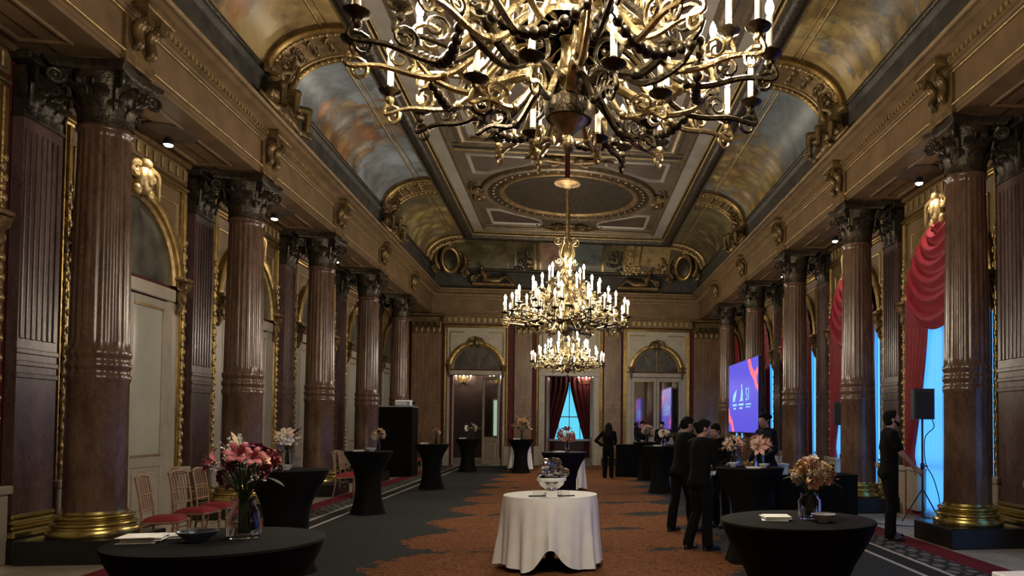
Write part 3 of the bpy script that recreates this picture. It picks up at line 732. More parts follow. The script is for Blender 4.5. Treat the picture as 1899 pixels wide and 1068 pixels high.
# ------------------------------------------------------------------ framed arch bays
def cartouche_mesh(s=1., mat='pale_gilt'):
    mb = MB(); mb.ball((0, -.10, 0), (.16 * s, .11 * s, .22 * s), 12); mb.ball((0, -.17 * s, .02), (.09 * s, .07, .14 * s), 10)
    for q in (-1, 1):
        mb.tube(spiral((q * .2 * s, -.09, .12 * s), .11 * s, .02, 1.5, pi, (q, 0, 0), (0, 0, 1), 16), [.045 * s, .02], 6)
        mb.tube(catmull([(q * .12 * s, -.08, .22 * s), (q * .3 * s, -.12, .16 * s), (q * .42 * s, -.08, -.02), (q * .5 * s, -.05, -.16 * s)], 5), [.06 * s, .02], 6)
        mb.ball((q * .16 * s, -.1, -.18 * s), (.07 * s, .06, .09 * s), 8)
    mb.ball((0, -.12, .24 * s), (.11 * s, .09, .08 * s), 8)
    return mb.mesh('cartouche', mat, True)
CART, CARTD = cartouche_mesh(1.), cartouche_mesh(.72, 'sculpture_gilt')
def console_mesh(mat):
    mb = MB(); mb.tube(catmull([(0, -.03, -.34), (0, -.08, -.2), (0, -.07, -.05), (0, -.14, .1), (0, -.16, .17)], 5), [.03, .1], 8)
    for q in (-.07, .07): mb.tube(spiral((q, -.13, .10), .085, .015, 1.5, pi / 2, (0, -1, 0), (0, 0, 1), 14), .018, 5)
    mb.bbox(-.14, .14, -.2, 0, .18, .25, .015); mb.ball((0, -.12, -.08), (.06, .05, .11), 8)
    return mb.mesh('console', mat, True)
CONS = console_mesh('old_gilt')
def arch_mb(r0, r1, d0, d1, zc, n=24, xc=0., a0=0., a1=pi):
    mb = MB()
    ring = [(r0, d0), (r0, d1), (r0 * .55 + r1 * .45, d1 - .03), (r1, d1), (r1, d0)]
    mb.grid(lambda i, j: (xc + (lambda R_: R_ * cos(a0 + (a1 - a0) * i))(ring[round(j * 4)][0]), ring[round(j * 4)][1], zc + ring[round(j * 4)][0] * sin(a0 + (a1 - a0) * i)), n, 4)
    return mb
def half_disc(r, d, zc, n=24, x=0.): return MB().prism([(x + r * cos(pi * i / n), zc + r * sin(pi * i / n)) for i in range(n + 1)], d, d + .02)
def spandrel(wd, r, zc, ztop, d):       # wall panel above an arch, with the arch cut out
    mb = MB(); n = 12
    for sx in (-1, 1):
        arc = [(sx * r * cos(pi / 2 * i / n), zc + r * sin(pi / 2 * i / n)) for i in range(n + 1)]
        for i in range(n):
            (xa, za), (xb, zb) = arc[i], arc[i + 1]
            mb.add([(xa, d, za), (xb, d, zb), (xb, d, ztop), (xa, d, ztop)], [(0, 1, 2, 3)])
        mb.add([(sx * r, d, zc), (sx * wd, d, zc), (sx * wd, d, ztop), (sx * r, d, ztop)], [(0, 1, 2, 3)])
    return mb
def surround(root, hw, ztop, fw_=.16, z0=0., mat='gilt', parts=True):
    for x0, x1, za, zb, nm_ in ((-hw, -hw + fw_, z0, ztop - fw_, 'frame_side'), (hw - fw_, hw, z0, ztop - fw_, 'frame_side'), (-hw, hw, ztop - fw_, ztop, 'frame_head')):
        mb = MB().bbox(x0, x1, -.07, 0, za, zb, .02)
        if zb - za > 1:
            xm = (x0 + x1) / 2; mb.tube([(xm, -.075, za), (xm, -.075, zb)], .03, 8); mb.tube([(x1 - .02, -.07, za), (x1 - .02, -.07, zb)], .016, 6); mb.tube([(x0 + .02, -.07, za), (x0 + .02, -.07, zb)], .016, 6)
        else:
            zm = (za + zb) / 2; mb.tube([(x0, -.075, zm), (x1, -.075, zm)], .03, 8)
        mb.build(nm_, mat, root, True)
def leaf_carve(root, x, z0, z1, mat):   # carved leaf garland running up the frame
    mb = MB(); n = int((z1 - z0) / .11)
    for i in range(n):
        z = z0 + (i + .5) * (z1 - z0) / n; mb.ball((x + .02 * (-1) ** i, -.10, z), (.035, .025, .055), 6)
    mb.build('carved_garland', mat, root, True)
def door_leaf(root, x0, x1, ztop, glassmat, woodmat, rz=0., hinge=None, d=-.02):
    g = put('door_leaf', MB().mesh('door_leaf', woodmat), root, (hinge if hinge is not None else 0, 0, 0), (0, 0, rz)); ox = hinge or 0
    x0, x1 = x0 - ox, x1 - ox; st = .11; mb = MB()
    for a, b, za, zb in ((x0, x0 + st, .03, ztop), (x1 - st, x1, .03, ztop), (x0 + st, x1 - st, .03, .2), (x0 + st, x1 - st, .92, 1.08), (x0 + st, x1 - st, ztop - .13, ztop)): mb.bbox(a, b, d - .04, d, za, zb, .01)
    g.data = mb.mesh('door_leaf', woodmat)
    MB().box(x0 + st, x1 - st, d - .015, d - .005, 1.08, ztop - .13).build('pane', glassmat, g)
    MB().box(x0 + st, x1 - st, d - .02, d - .005, .2, .92).bbox(x0 + st + .06, x1 - st - .06, d - .04, d - .015, .28, .84, .015).build('lower_panel', woodmat, g)
    for (xa, xb, za, zb) in ((x0 + st, x1 - st, 1.08, 1.11), (x0 + st, x1 - st, ztop - .16, ztop - .13)): MB().box(xa, xb, d - .045, d - .01, za, zb).build('bead_moulding', 'pale_gilt', g)
    return g
HW, RA, ZA = 1.5, 1.22, 3.78
sp_mesh = spandrel(HW - .16, RA, ZA, 5.36, -.035).mesh('spandrel', 'brown_gilt')
arch_meshes = [arch_mb(RA - .02, RA + .15, 0, -.13, ZA).mesh('arch', 'gilt', True), arch_mb(RA - .1, RA - .02, 0, -.07, ZA).mesh('arch_inner', 'pale_gilt', True)]
lun_mesh = half_disc(RA - .08, -.02, ZA).mesh('lunette', 'lunette_dark')
def bay_common(root, G=None):
    HW, RA, ZA, sp_, ar_ = G or (1.5, 1.22, 3.78, sp_mesh, arch_meshes)
    surround(root, HW, 5.5, .16 if G is None else .14); put('spandrel', sp_, root)
    put('arch', ar_[0], root); put('arch_inner', ar_[1], root)
    for sx in (-1, 1):
        put('console', CONS, root, (sx * (RA + .06), -.04, ZA - .1)); leaf_carve(root, sx * (HW - .08), .9, 4.6, 'pale_gilt')
        MB().bbox(sx * (HW - .08) - .14, sx * (HW - .08) + .14, -.16, 0, 0, .78, .015).bbox(sx * (HW - .08) - .17, sx * (HW - .08) + .17, -.19, 0, .78, .88, .015).build('frame_pedestal', 'cream_wood', root)
        for a, b in (((sx * .5, 5.12), (sx * 1.25, 5.12)), ((sx * 1.25, 5.12), (sx * 1.25, 4.45))):
            MB().tube([(a[0], -.04, a[1]), (b[0], -.04, b[1])], .022, 6).build('spandrel_moulding', 'pale_gilt', root, True)
    put('cartouche', CART, root, (0, -.10, ZA + RA + .12))
for b in range(6):
    loc = (-XW, BAY[b], 0)
    d_ = sroot('door_%d' % (b + 1), 'arched cream double door in gilded frame, left wall, %s bay' % ORD[b], 'door', loc, ROT['left'])
    bay_common(d_); put('lunette', lun_mesh, d_)
    MB().bbox(-1.2, 1.2, -.09, 0, 3.52, 3.72, .015).build('transom', 'cream_wood', d_)
    for sx in (-1, 1): MB().bbox(min(sx * 1.02, sx * 1.34), max(sx * 1.02, sx * 1.34), -.05, 0, 0, 3.52, .012).build('jamb', 'cream_wood', d_)
    door_leaf(d_, -1.02, -.005, 3.5, 'door_glass', 'cream_wood'); door_leaf(d_, .005, 1.02, 3.5, 'door_glass', 'cream_wood')
# windows with swagged curtains along the right wall
HW, RA, ZA = 1.58, 1.34, 3.76
GR = (HW, RA, ZA, spandrel(HW - .14, RA, ZA, 5.38, -.035).mesh('spandrel', 'brown_gilt'), [arch_mb(RA - .02, RA + .12, 0, -.13, ZA).mesh('arch', 'gilt', True), arch_mb(RA - .08, RA - .02, 0, -.07, ZA).mesh('arch_inner', 'pale_gilt', True)])
def swag_mesh():
    mb = MB(); r = RA - .06
    def fn(i, j):
        th = radians(90 - 78 * j); xe = max(.02, r * cos(th)); ze = ZA + r * sin(th); u = 2 * i - 1
        sag = .02 + .78 * j ** .9; z = ze - sag * (1 - u * u) ** .9
        q = j * 7.0; edge = 1 - u ** 6
        return (xe * u, -.17 - .10 * (.5 - .5 * cos(2 * pi * q)) ** .6 * (.25 + .75 * edge) - .06 * j * (1 - u * u), z - .02 * sin(2 * pi * q) * edge)
    return mb.grid(fn, 28, 90).mesh('swag', 'red_curtain', True)
SWAG = swag_mesh()
def curtain_mesh(sx):
    mb = MB()
    def fn(i, j):
        z = .03 + (ZA + .12) * j; t = 1 - j                      # t=0 top, 1 bottom
        tie = .72; inner = (.34 + .66 * min(1, t / tie) ** 1.5) if t < tie else 1.0 - .35 * ((t - tie) / (1 - tie))
        outer = 1.27; x = outer + (inner - outer) * i
        y = -.155 - .035 * sin(i * 2 * pi * 5.5 + 1.5 * t) - .02 * i * (1 - t)
        return (sx * x, y, z)
    return mb.grid(fn, 44, 26).mesh('curtain', 'red_curtain', True)
CURT = {s: curtain_mesh(s) for s in (-1, 1)}
def sheer_mesh(sx):
    mb = MB()
    def fn(i, j):
        z = .03 + (ZA - .1) * j; x = 1.28 * i; return (sx * x, -.095 - .018 * sin(i * 2 * pi * 9), z)
    return mb.grid(fn, 90, 3).mesh('sheer', 'sheer_cloth', True)
m, nt, bs = nm('sheer_cloth'); bs.inputs['Base Color'].default_value = (.55, .72, .85, 1); bs.inputs['Roughness'].default_value = .8
tl = nt.nodes.new('ShaderNodeBsdfTranslucent'); tl.inputs[0].default_value = (.6, .8, .95, 1); mx = nt.nodes.new('ShaderNodeMixShader'); mx.inputs[0].default_value = .75
nt.links.new(bs.outputs[0], mx.inputs[1]); nt.links.new(tl.outputs[0], mx.inputs[2]); nt.links.new(mx.outputs[0], nt.nodes['Material Output'].inputs[0])
SHEER = {s: sheer_mesh(s) for s in (-1, 1)}
for b in range(6):
    d_ = sroot('window_%d' % (b + 1), 'arched window with swagged red curtains and blue daylight, right wall, %s bay' % ORD[b], 'window', (XW, BAY[b], 0), ROT['right'])
    bay_common(d_, GR)
    MB().box(-1.28, 1.28, -.012, -.004, .12, 3.72).build('pane', 'window_sky', d_)
    half_disc(RA - .08, -.02, ZA).build('lunette', 'lunette_dark', d_)
    mb = MB()
    for x in (-1.28, -.03, 1.22): mb.box(x, x + .06, -.035, -.01, .12, 3.72)
    for z in (.12, .9, 3.66): mb.box(-1.28, 1.28, -.03, -.01, z, z + .045)
    mb.build('window_frame', 'cream_wood', d_)
    MB().bbox(-1.28, 1.28, -.05, 0, 0, .12, .01).build('threshold', 'cream_wood', d_)
    MB().bbox(-.98, -.56, -.30, -.13, .14, .82, .01).bbox(-1.0, -.54, -.32, -.13, .82, .88, .01).bbox(-.93, -.61, -.31, -.29, .3, .7, .01).build('radiator_casing', 'cream_wood', d_)
    put('swag', SWAG, d_)
    for s in (-1, 1): put('curtain', CURT[s], d_); put('sheer', SHEER[s], d_)
# end wall bays
def end_bay(n, label, xc, hw, kind):
    d_ = sroot('door_%d' % n, label, 'door', (xc, YW, 0), 0.)
    surround(d_, hw, 5.45, .13, mat='gilt'); zt = 5.45
    inner = hw - .13
    if kind == 'rect':
        MB().box(-inner, inner, -.035, -.005, 3.66, zt - .13).build('wall_panel', 'cream_panel', d_)
        for (a, b) in (((-inner + .12, 3.8), (inner - .12, 3.8)), ((-inner + .12, zt - .25), (inner - .12, zt - .25)), ((-inner + .12, 3.8), (-inner + .12, zt - .25)), ((inner - .12, 3.8), (inner - .12, zt - .25))):
            MB().tube([(a[0], -.04, a[1]), (b[0], -.04, b[1])], .028, 6).build('panel_moulding', 'pale_gilt', d_, True)
    else:
        r = .97; zc = 3.72
        spandrel(inner, r, zc, zt - .13, -.035).build('spandrel', 'cream_panel', d_)
        arch_mb(r - .02, r + .13, 0, -.12, zc).build('arch', 'gilt', d_, True); arch_mb(r - .1, r - .02, 0, -.07, zc).build('arch_inner', 'pale_gilt', d_, True)
        half_disc(r - .08, -.015, zc).build('lunette', 'lunette_dark', d_)
        for q in (-.3, 0., .3): MB().tube([(q * .5, -.03, zc), (q * 1.7, -.03, zc + sqrt(.87 ** 2 - (q * 1.7) ** 2))], .018, 6).build('lunette_bar', 'old_gilt', d_, True)
        put('cartouche', CARTD, d_, (0, -.08, zc + r + .06))
        for sx in (-1, 1): put('console', CONS, d_, (sx * (r + .05), -.03, zc - .02), scale=(.85, .85, .85))
        for sx in (-1, 1):
            for a, b in (((sx * .45, 5.15), (sx * (inner - .1), 5.15)), ((sx * (inner - .1), 5.15), (sx * (inner - .1), 4.2))):
                MB().tube([(a[0], -.04, a[1]), (b[0], -.04, b[1])], .025, 6).build('spandrel_moulding', 'pale_gilt', d_, True)
    MB().bbox(-inner, inner, -.08, 0, 3.5, 3.67, .012).build('transom', 'cream_wood', d_)
    for sx in (-1, 1):
        xo = 1.0 if kind != 'rect' else .95
        MB().bbox(min(sx * inner, sx * xo), max(sx * inner, sx * xo), -.05, 0, 0, 3.5, .012).build('jamb', 'cream_wood', d_)
        MB().bbox(sx * (hw - .06) - .11, sx * (hw - .06) + .11, -.12, 0, 0, .75, .015).build('frame_pedestal', 'cream_wood', d_)
    return d_
dl = end_bay(7, 'open cream doorway under the left arch of the end wall', -3.52, 1.23, 'arch')
dc = end_bay(8, 'open central doorway of the end wall below a panelled head', .05, 1.31, 'rect')
dr = end_bay(9, 'closed mirrored double door under the right arch of the end wall', 3.5, 1.33, 'arch')
door_leaf(dl, -.9, .0, 3.48, 'smoke_glass', 'cream_wood', radians(97), -.9, -.0); door_leaf(dl, .0, .9, 3.48, 'smoke_glass', 'cream_wood', radians(-38), .9, -.0)
door_leaf(dc, -.88, .0, 3.48, 'door_glass', 'cream_wood', radians(86), -.88, -.0); door_leaf(dc, .0, .95, 3.48, 'door_glass', 'cream_wood', radians(-86), .95, -.0)
door_leaf(dr, -1.0, -.005, 3.48, 'mirror_dark', 'cream_wood'); door_leaf(dr, .005, 1.0, 3.48, 'mirror_dark', 'cream_wood')
# gilded band of panels above the end bays
t = sroot('trim_6', 'gilded band of panels above the three bays of the end wall', 'trim')
for a, b in ((-4.80, -2.10), (-1.38, 1.39), (2.10, 4.95)):
    MB().bbox(a, b, YW - .06, YW, 5.47, 5.86, .01).build('frieze_panel', 'brown_gilt', t)
    MB().bbox(a - .02, b + .02, YW - .12, YW - .06, 5.76, 5.85, .02).build('moulding', 'old_gilt', t)
    n = int((b - a - .3) / .2)
    for i in range(n):
        x = a + .15 + (b - a - .3) * (i + .5) / n
        MB().bbox(x - .06, x + .06, YW - .085, YW - .06, 5.54, 5.72, .012).build('flute_block', 'pale_gilt', t)
# beyond: window with tied-back curtains seen through the central doorway, lit slot through the left one
wn = sroot('window_7', 'blue lit window between drawn dark red curtains beyond the central doorway', 'window', (.06, 36.2, 0))
MB().box(-1.0, 1.0, -.03, -.01, .9, 3.65).build('pane', 'window_teal', wn)
mb = MB()
for x in (-.02, .5, -.54): mb.box(x, x + .04, -.05, -.03, .9, 3.6)
mb.box(-1., 1., -.05, -.03, 1.95, 2.0); mb.build('window_frame', 'grey_plastic', wn)
for sx in (-1, 1):
    def fn(i, j):
        z = .05 + 3.85 * j; t = max(0., min(1., (3.5 - z) / 2.6)); inn = .02 + .68 * t ** 1.1; x = 1.9 + (inn - 1.9) * i
        return (sx * x, -.12 - .04 * sin(i * 2 * pi * 8), z)
    MB().grid(fn, 60, 14).build('curtain', 'dark_curtain', wn, True)
MB().bbox(-1.1, 1.1, -.35, -.05, .80, .9, .01).build('sill', 'card_box', wn)
w8 = sroot('window_8', 'narrow pale lit window slot beyond the left doorway', 'window', (-3.42, 36.2, 0))
MB().box(-.11, .11, -.03, -.01, 1.05, 2.75).build('pane', 'window_pale', w8)
MB().bbox(-.17, -.11, -.06, 0, .98, 2.82, .01).bbox(.11, .17, -.06, 0, .98, 2.82, .01).bbox(-.11, .11, -.06, 0, 2.75, 2.82, .01).bbox(-.11, .11, -.06, 0, .98, 1.05, .01).build('window_frame', 'cream_wood', w8)
# ------------------------------------------------------------------ sculptures on the cornice
def figure_mb(mb, M, lean=0.):          # a seated carved figure with raised arm, about 1 m tall
    mb.ball((0, 0, .12), (.20, .20, .15), 10, M); mb.cap((0, 0, .15), (lean, -.04, .5), .15, .13, 10, M); mb.ball((lean, -.05, .48), (.18, .11, .12), 10, M)
    mb.cap((lean, -.05, .55), (lean * 1.2, -.08, .66), .05, .05, 8, M); mb.ball((lean * 1.25, -.10, .74), (.085, .10, .11), 10, M)
    for s in (-1, 1):
        mb.cap((s * .10, -.05, .12), (s * .17, -.34, .12), .095, .075, 8, M); mb.cap((s * .17, -.34, .12), (s * .15, -.32, -.22), .07, .045, 8, M); mb.cap((s * .15, -.32, -.22), (s * .16, -.42, -.25), .04, .03, 8, M)
    mb.cap((lean + .16, -.05, .5), (lean + .34, -.12, .58), .055, .045, 8, M); mb.cap((lean + .34, -.12, .58), (lean + .36, -.16, .82), .042, .035, 8, M)
    mb.cap((lean - .16, -.05, .5), (lean - .30, -.14, .32), .055, .045, 8, M); mb.cap((lean - .30, -.14, .32), (lean - .2, -.32, .24), .042, .035, 8, M)
def sculpture_mesh():
    mb = MB(); figure_mb(mb, TR((-.30, -.02, .22)) @ RZ(-.35), -.05); figure_mb(mb, TR((.30, -.02, .14)) @ RZ(.45) @ Matrix.Diagonal((-1, 1, 1, 1)), -.08)
    mb.ball((0, .02, .42), (.20, .12, .30), 12); mb.ball((0, -.02, .80), (.14, .10, .14), 10)
    for q in (-1, 1):
        mb.tube(spiral((q * .50, -.05, .16), .2, .04, 1.4, pi / 2, (q, 0, 0), (0, 0, 1), 16), [.075, .04], 8)
        mb.tube(catmull([(q * .1, -.05, .15), (q * .4, -.18, -.05), (q * .7, -.12, .0), (q * .9, -.03, .1)], 5), [.09, .04], 8)
        mb.cap((q * .15, .02, .75), (q * .42, .0, 1.02), .06, .03, 8)
    mb.bbox(-.6, .6, -.12, .1, -.1, .06, .02); mb.ball((0, -.12, .05), (.25, .12, .12), 10)
    return remesh(mb, 'sculpture', 'sculpture_gilt', .022, 2)
SCULPT = sculpture_mesh()
base_sc = MB().bbox(-.62, .62, -.16, .12, -.16, -.02, .02).mesh('sculpture_base', 'old_gilt')
for side, sg in (('left', -1), ('right', 1)):
    for i, (y, nme) in enumerate(((CY[1], 'nearer'), (CY[3], 'farther'))):
        t = thing('sculpture', '%s gilded figure group on the %s cornice at the foot of a rib' % (nme, side), 'sculpture', (sg * (XB - .17), y, 6.92), ROT[side], 'gilded figure groups on the cornice')
        put('figures', SCULPT, t); put('base', base_sc, t)
def corner_cart():
    mb = MB(); M = Matrix.Identity(4)
    mb.lathe([(.30, 0), (.34, .06), (.40, .08), (.46, .05), (.48, 0)], 32, RX(pi / 2) @ Matrix.Diagonal((.85, 1.15, 1, 1)))
    return mb.mesh('oval_frame', 'gilt', True)
CC = corner_cart(); CCD = MB().ball((0, 0, 0), (.30, .10, .40), 16).mesh('oval_disc', 'bronze', True)
for sg, nm_ in ((-1, 'left'), (1, 'right')):
    t = thing('oval_medallion', 'oval bronze medallion with gilt ring in the %s corner of the end cove' % nm_, 'medallion', (sg * 4.42, 28.35, 7.75), sg * -radians(38))
    put('oval_frame', CC, t); put('oval_disc', CCD, t)
    mb = MB()
    for q in (-1, 1):
        mb.tube(catmull([(q * .45, 0, -.4), (q * .62, -.05, -.1), (q * .55, -.04, .3), (q * .35, 0, .55)], 5), [.09, .05], 8); mb.tube(spiral((q * .6, -.03, -.45), .16, .03, 1.4, 0, (q, 0, 0), (0, 0, 1), 14), .05, 6)
    mb.ball((0, -.04, .58), (.22, .12, .14), 10); mb.build('scrollwork', 'sculpture_gilt', t, True)
for x, q, nm_ in ((-3.3, 1, 'left'), (3.1, -1, 'right')):
    t = thing('reclining_sculpture', 'reclining gilded figure on the end cornice, %s of the chandeliers' % nm_, 'sculpture', (x * .86, 28.72, 6.95)); t.scale = (.8, .9, .9)
    mb = MB(); mb.ball((-q * .1, 0, .15), (.5, .16, .16), 12); mb.cap((-q * .4, 0, .2), (-q * .55, -.05, .5), .13, .11, 10); mb.ball((-q * .58, -.06, .68), (.09, .1, .11), 10)
    mb.cap((q * .2, 0, .18), (q * .55, -.1, .3), .11, .08, 8); mb.cap((q * .55, -.1, .3), (q * .85, -.12, .05), .08, .05, 8); mb.cap((-q * .5, -.05, .45), (-q * .2, -.15, .35), .055, .045, 8); mb.cap((-q * .55, .0, .45), (-q * .85, -.05, .25), .055, .045, 8)
    mb.tube(spiral((-q * .95, -.03, .18), .17, .03, 1.5, 0, (q, 0, 0), (0, 0, 1), 16), .06, 8)
    put('figure', remesh(mb, 'reclining_figure', 'sculpture_gilt', .025, 2), t)
    MB().bbox(-1., 1., -.2, .15, -.1, .02, .02).build('base', 'old_gilt', t)

# ------------------------------------------------------------------ chandeliers
ZB = 3.06    # bottom finial of a chandelier above the floor
def branch_mesh(r, zp, zs, dip, rr=.013):
    """one candle branch: swings out of the stem, dips, rises to its drip pan and ends in a scroll"""
    mb = MB()
    pts = [(.07, 0, zs), (.25 * r + .05, .0, zs - .35 * dip), (.60 * r, 0, zp - dip), (.88 * r, 0, zp - dip * .95), (r + .03, 0, zp - .12), (r, 0, zp - .02)]
    path = catmull(pts, 6); mb.tube(path, [rr * 1.5, rr], 6)
    mb.tube(spiral((r * .80, 0, zp - dip * .45), .075, .012, 1.6, -pi / 2, (-1, 0, 0), (0, 0, 1), 16), [rr, rr * .5], 5)
    mb.tube(spiral((r - .02, 0, zp - dip - .03), .06, .01, 1.4, pi * .3, (1, 0, 0), (0, 0, 1), 14), [rr, rr * .5], 5)
    mb.ball((.60 * r, 0, zp - dip), .028, 6); mb.ball((r, 0, zp - .04), (.026, .026, .03), 6)
    return mb
def scroll_arm_mesh():
    mb = MB()
    mb.tube(catmull([(.05, 0, 4.35), (.22, 0, 4.15), (.34, 0, 3.85), (.52, 0, 3.66), (.62, 0, 3.50), (.45, 0, 3.40), (.22, 0, 3.47), (.10, 0, 3.38)], 6), [.022, .03], 7)
    mb.tube(spiral((.44, 0, 3.93), .13, .015, 1.8, pi, (1, 0, 0), (0, 0, 1), 24), [.018, .009], 6)
    mb.tube(spiral((.74, 0, 3.60), .13, .015, 1.7, pi, (1, 0, 0), (0, 0, 1), 22), [.018, .008], 6)
    mb.tube(spiral((.25, 0, 3.58), .10, .012, 1.6, 0, (1, 0, 0), (0, 0, -1), 20), [.015, .008], 6)
    mb.tube(catmull([(.30, 0, 3.45), (.50, 0, 3.34), (.70, 0, 3.38), (.80, 0, 3.48)], 5), [.022, .012], 6)
    for x, z in ((.22, 4.15), (.34, 3.85), (.52, 3.66), (.62, 3.50), (.45, 3.40)): mb.ball((x, 0, z), .042, 8)
    return mb
stem_prof = [(1e-4, ZB), (.025, ZB + .02), (.035, ZB + .06), (.02, ZB + .10), (.05, ZB + .13), (.115, ZB + .20), (.125, ZB + .27), (.09, ZB + .33), (.06, ZB + .36), (.10, ZB + .39), (.105, ZB + .43), (.05, ZB + .47), (.045, ZB + .62), (.075, ZB + .67), (.13, ZB + .78), (.14, ZB + .86), (.09, ZB + .96), (.05, ZB + 1.0), (.045, ZB + 1.15), (.085, ZB + 1.20), (.10, ZB + 1.28), (.05, ZB + 1.36), (.035, ZB + 1.5), (.06, ZB + 1.56), (.07, ZB + 1.62), (.03, ZB + 1.7), (.022, ZB + 1.92), (1e-4, ZB + 1.95)]
STEM = MB().lathe(stem_prof, 24).mesh('stem', 'chandelier_metal', True)
LOWER = MB().lathe([(.1255, ZB + .19), (.135, ZB + .235), (.1285, ZB + .28), (.126, ZB + .285)], 24).mesh('collar', 'chandelier_dark', True)
def crown_mesh():
    mb = MB()
    for i in range(6):
        a = i * pi / 3; M = RZ(a)
        mb.tube(catmull([(.04, 0, 4.5), (.14, 0, 4.62), (.10, 0, 4.78), (.03, 0, 4.88)], 5), .013, 6, M); mb.tube(spiral((.17, 0, 4.86), .08, .01, 1.5, pi, (1, 0, 0), (0, 0, 1), 16), [.013, .007], 5, M)
        mb.tube(spiral((.15, 0, 4.50), .06, .01, 1.4, 0, (1, 0, 0), (0, 0, -1), 14), .01, 5, M)
    return mb.mesh('crown', 'chandelier_metal', True)
CROWN = crown_mesh()
TIERS = [('outer', 16, 1.10, 3.50, 3.72, .11, 0.), ('mid', 12, .88, 3.68, 3.90, .13, .13), ('upper', 12, .60, 3.89, 4.07, .13, 0.), ('top', 6, .32, 4.13, 4.27, .11, .2), ('lower', 8, .52, 3.34, 3.46, .09, .2)]
BR = {t[0]: branch_mesh(t[2], t[3], t[4], t[5]) for t in TIERS}
BRM = {k: v.mesh('branch', 'chandelier_metal', True) for k, v in BR.items()}
BRD = {k: leaf_copy(v, 'chandelier_dark') for k, v in BRM.items()}
ARM = scroll_arm_mesh().mesh('scroll_arm', 'chandelier_metal', True); ARMD = leaf_copy(ARM, 'chandelier_dark')
PAN = MB().lathe([(1e-4, -.03), (.018, -.028), (.03, -.012), (.058, .0), (.066, .012), (.062, .014), (.03, .004), (.022, .03), (.022, .04), (1e-4, .041)], 16).mesh('drip_pan', 'chandelier_dark', True)
CANDLE = MB().lathe([(.0175, .03), (.0175, .205), (.012, .213), (1e-4, .214)], 10).mesh('candle', 'candle_white', True)
bulb_prof = [(.010, .21), (.019, .228), (.0235, .247), (.021, .27), (.011, .296), (1e-4, .315)]
BULB = MB().lathe(bulb_prof, 8).mesh('bulb', 'bulb_lit', True); BULBU = MB().lathe(bulb_prof, 8).mesh('bulb', 'bulb_unlit', True)
def garland_mesh():
    mb = MB(); n = 13; a = 2 * pi / 8
    for i in range(n):
        t = i / (n - 1); an = t * a; r = .80 - .10 * sin(pi * t); z = 3.50 - .14 * sin(pi * t)
        mb.ball((r * cos(an), r * sin(an), z), .024 + .008 * sin(pi * t), 7)
    mb.tube([((.80 - .10 * sin(pi * t / 20)) * cos(t / 20 * a), (.80 - .10 * sin(pi * t / 20)) * sin(t / 20 * a), 3.50 - .14 * sin(pi * t / 20)) for t in range(21)], .007, 5)
    return mb.mesh('bead_garland', 'chandelier_dark', True)
GARL = garland_mesh()
RINGB = MB().lathe([(.30, 3.70), (.315, 3.69), (.32, 3.71), (.305, 3.73), (.30, 3.70)], 40).mesh('hoop', 'chandelier_metal', True)
def chandelier(loc, rz, label, ztop, lit, dz=0., power=CHAND_W, rope=False):
    c = thing('chandelier', label, 'chandelier', (*loc, dz), rz, 'gilt candle chandeliers')
    put('stem', STEM, c); put('collar', LOWER, c); put('crown', CROWN, c); put('hoop', RINGB, c)
    for i in range(8):
        put('scroll_arm', ARMD if i % 2 else ARM, c, rot=(0, 0, i * pi / 4)); put('bead_garland', GARL, c, rot=(0, 0, i * pi / 4 + .05))
    rnd = random.Random(int(loc[1] * 10))
    for nme, n, r, zp, zs, dip, off in TIERS:
        for i in range(n):
            a = 2 * pi * (i + off * 2) / n + ((-1) ** i * .07 if nme == 'outer' else 0)
            b = put('branch', (BRD if (i % 3 == 0) else BRM)[nme], c, rot=(0, 0, a))
            put('drip_pan', PAN, b, (r, 0, zp)); put('candle', CANDLE, b, (r, 0, zp)); put('bulb', BULB if rnd.random() < lit else BULBU, b, (r, 0, zp))
    zr = ztop - dz
    if rope:
        MB().tube([(0, 0, 5.92), (0, 0, zr)], .045, 10).build('velvet_rope', 'velvet_rope', c, True); MB().tube([(0, 0, 4.9), (0, 0, 5.86)], .026, 10).build('rod', 'chandelier_metal', c, True)
        MB().lathe([(1e-4, 5.80), (.05, 5.81), (.10, 5.86), (.23, 5.89), (.24, 5.92), (.06, 5.94), (1e-4, 5.94)], 24).build('cup', 'old_gilt', c, True)
    else: MB().tube([(0, 0, 4.9), (0, 0, zr)], .028, 10).build('rod', 'chandelier_metal', c, True)
    MB().lathe([(1e-4, zr - .16), (.06, zr - .15), (.10, zr - .10), (.20, zr - .07), (.24, zr - .02), (.24, zr)], 24).build('canopy', 'chandelier_metal', c, True)
    for i, (x, y, z, p) in enumerate(((.85, 0, 3.86, .2), (-.85, 0, 3.86, .2), (0, .85, 3.86, .2), (0, -.85, 3.86, .2), (0, 0, 4.55, .2))):
        l = bpy.data.lights.new('candle_light', 'POINT'); l.energy = power * p; l.color = (1., .88, .70); l.shadow_soft_size = .12
        lo = bpy.data.objects.new('candle_light', l); COL.objects.link(lo); lo.parent = c; lo.location = (x, y, z)
    return c
chandelier((.03, 4.07), .12, 'huge gilt candle chandelier nearest the camera, cut off by the top edge', ZC, .72, .03, CHAND_W * 1.45)
chandelier((-.02, 13.2), .3, 'brightly lit gilt chandelier hanging in the middle of the hall', ZC, 1., 0., CHAND_W, True)
chandelier((0, DC), .05, 'farthest gilt chandelier hanging from the round dome before the end wall', ZC + 1.0, 1., 0., CHAND_W)

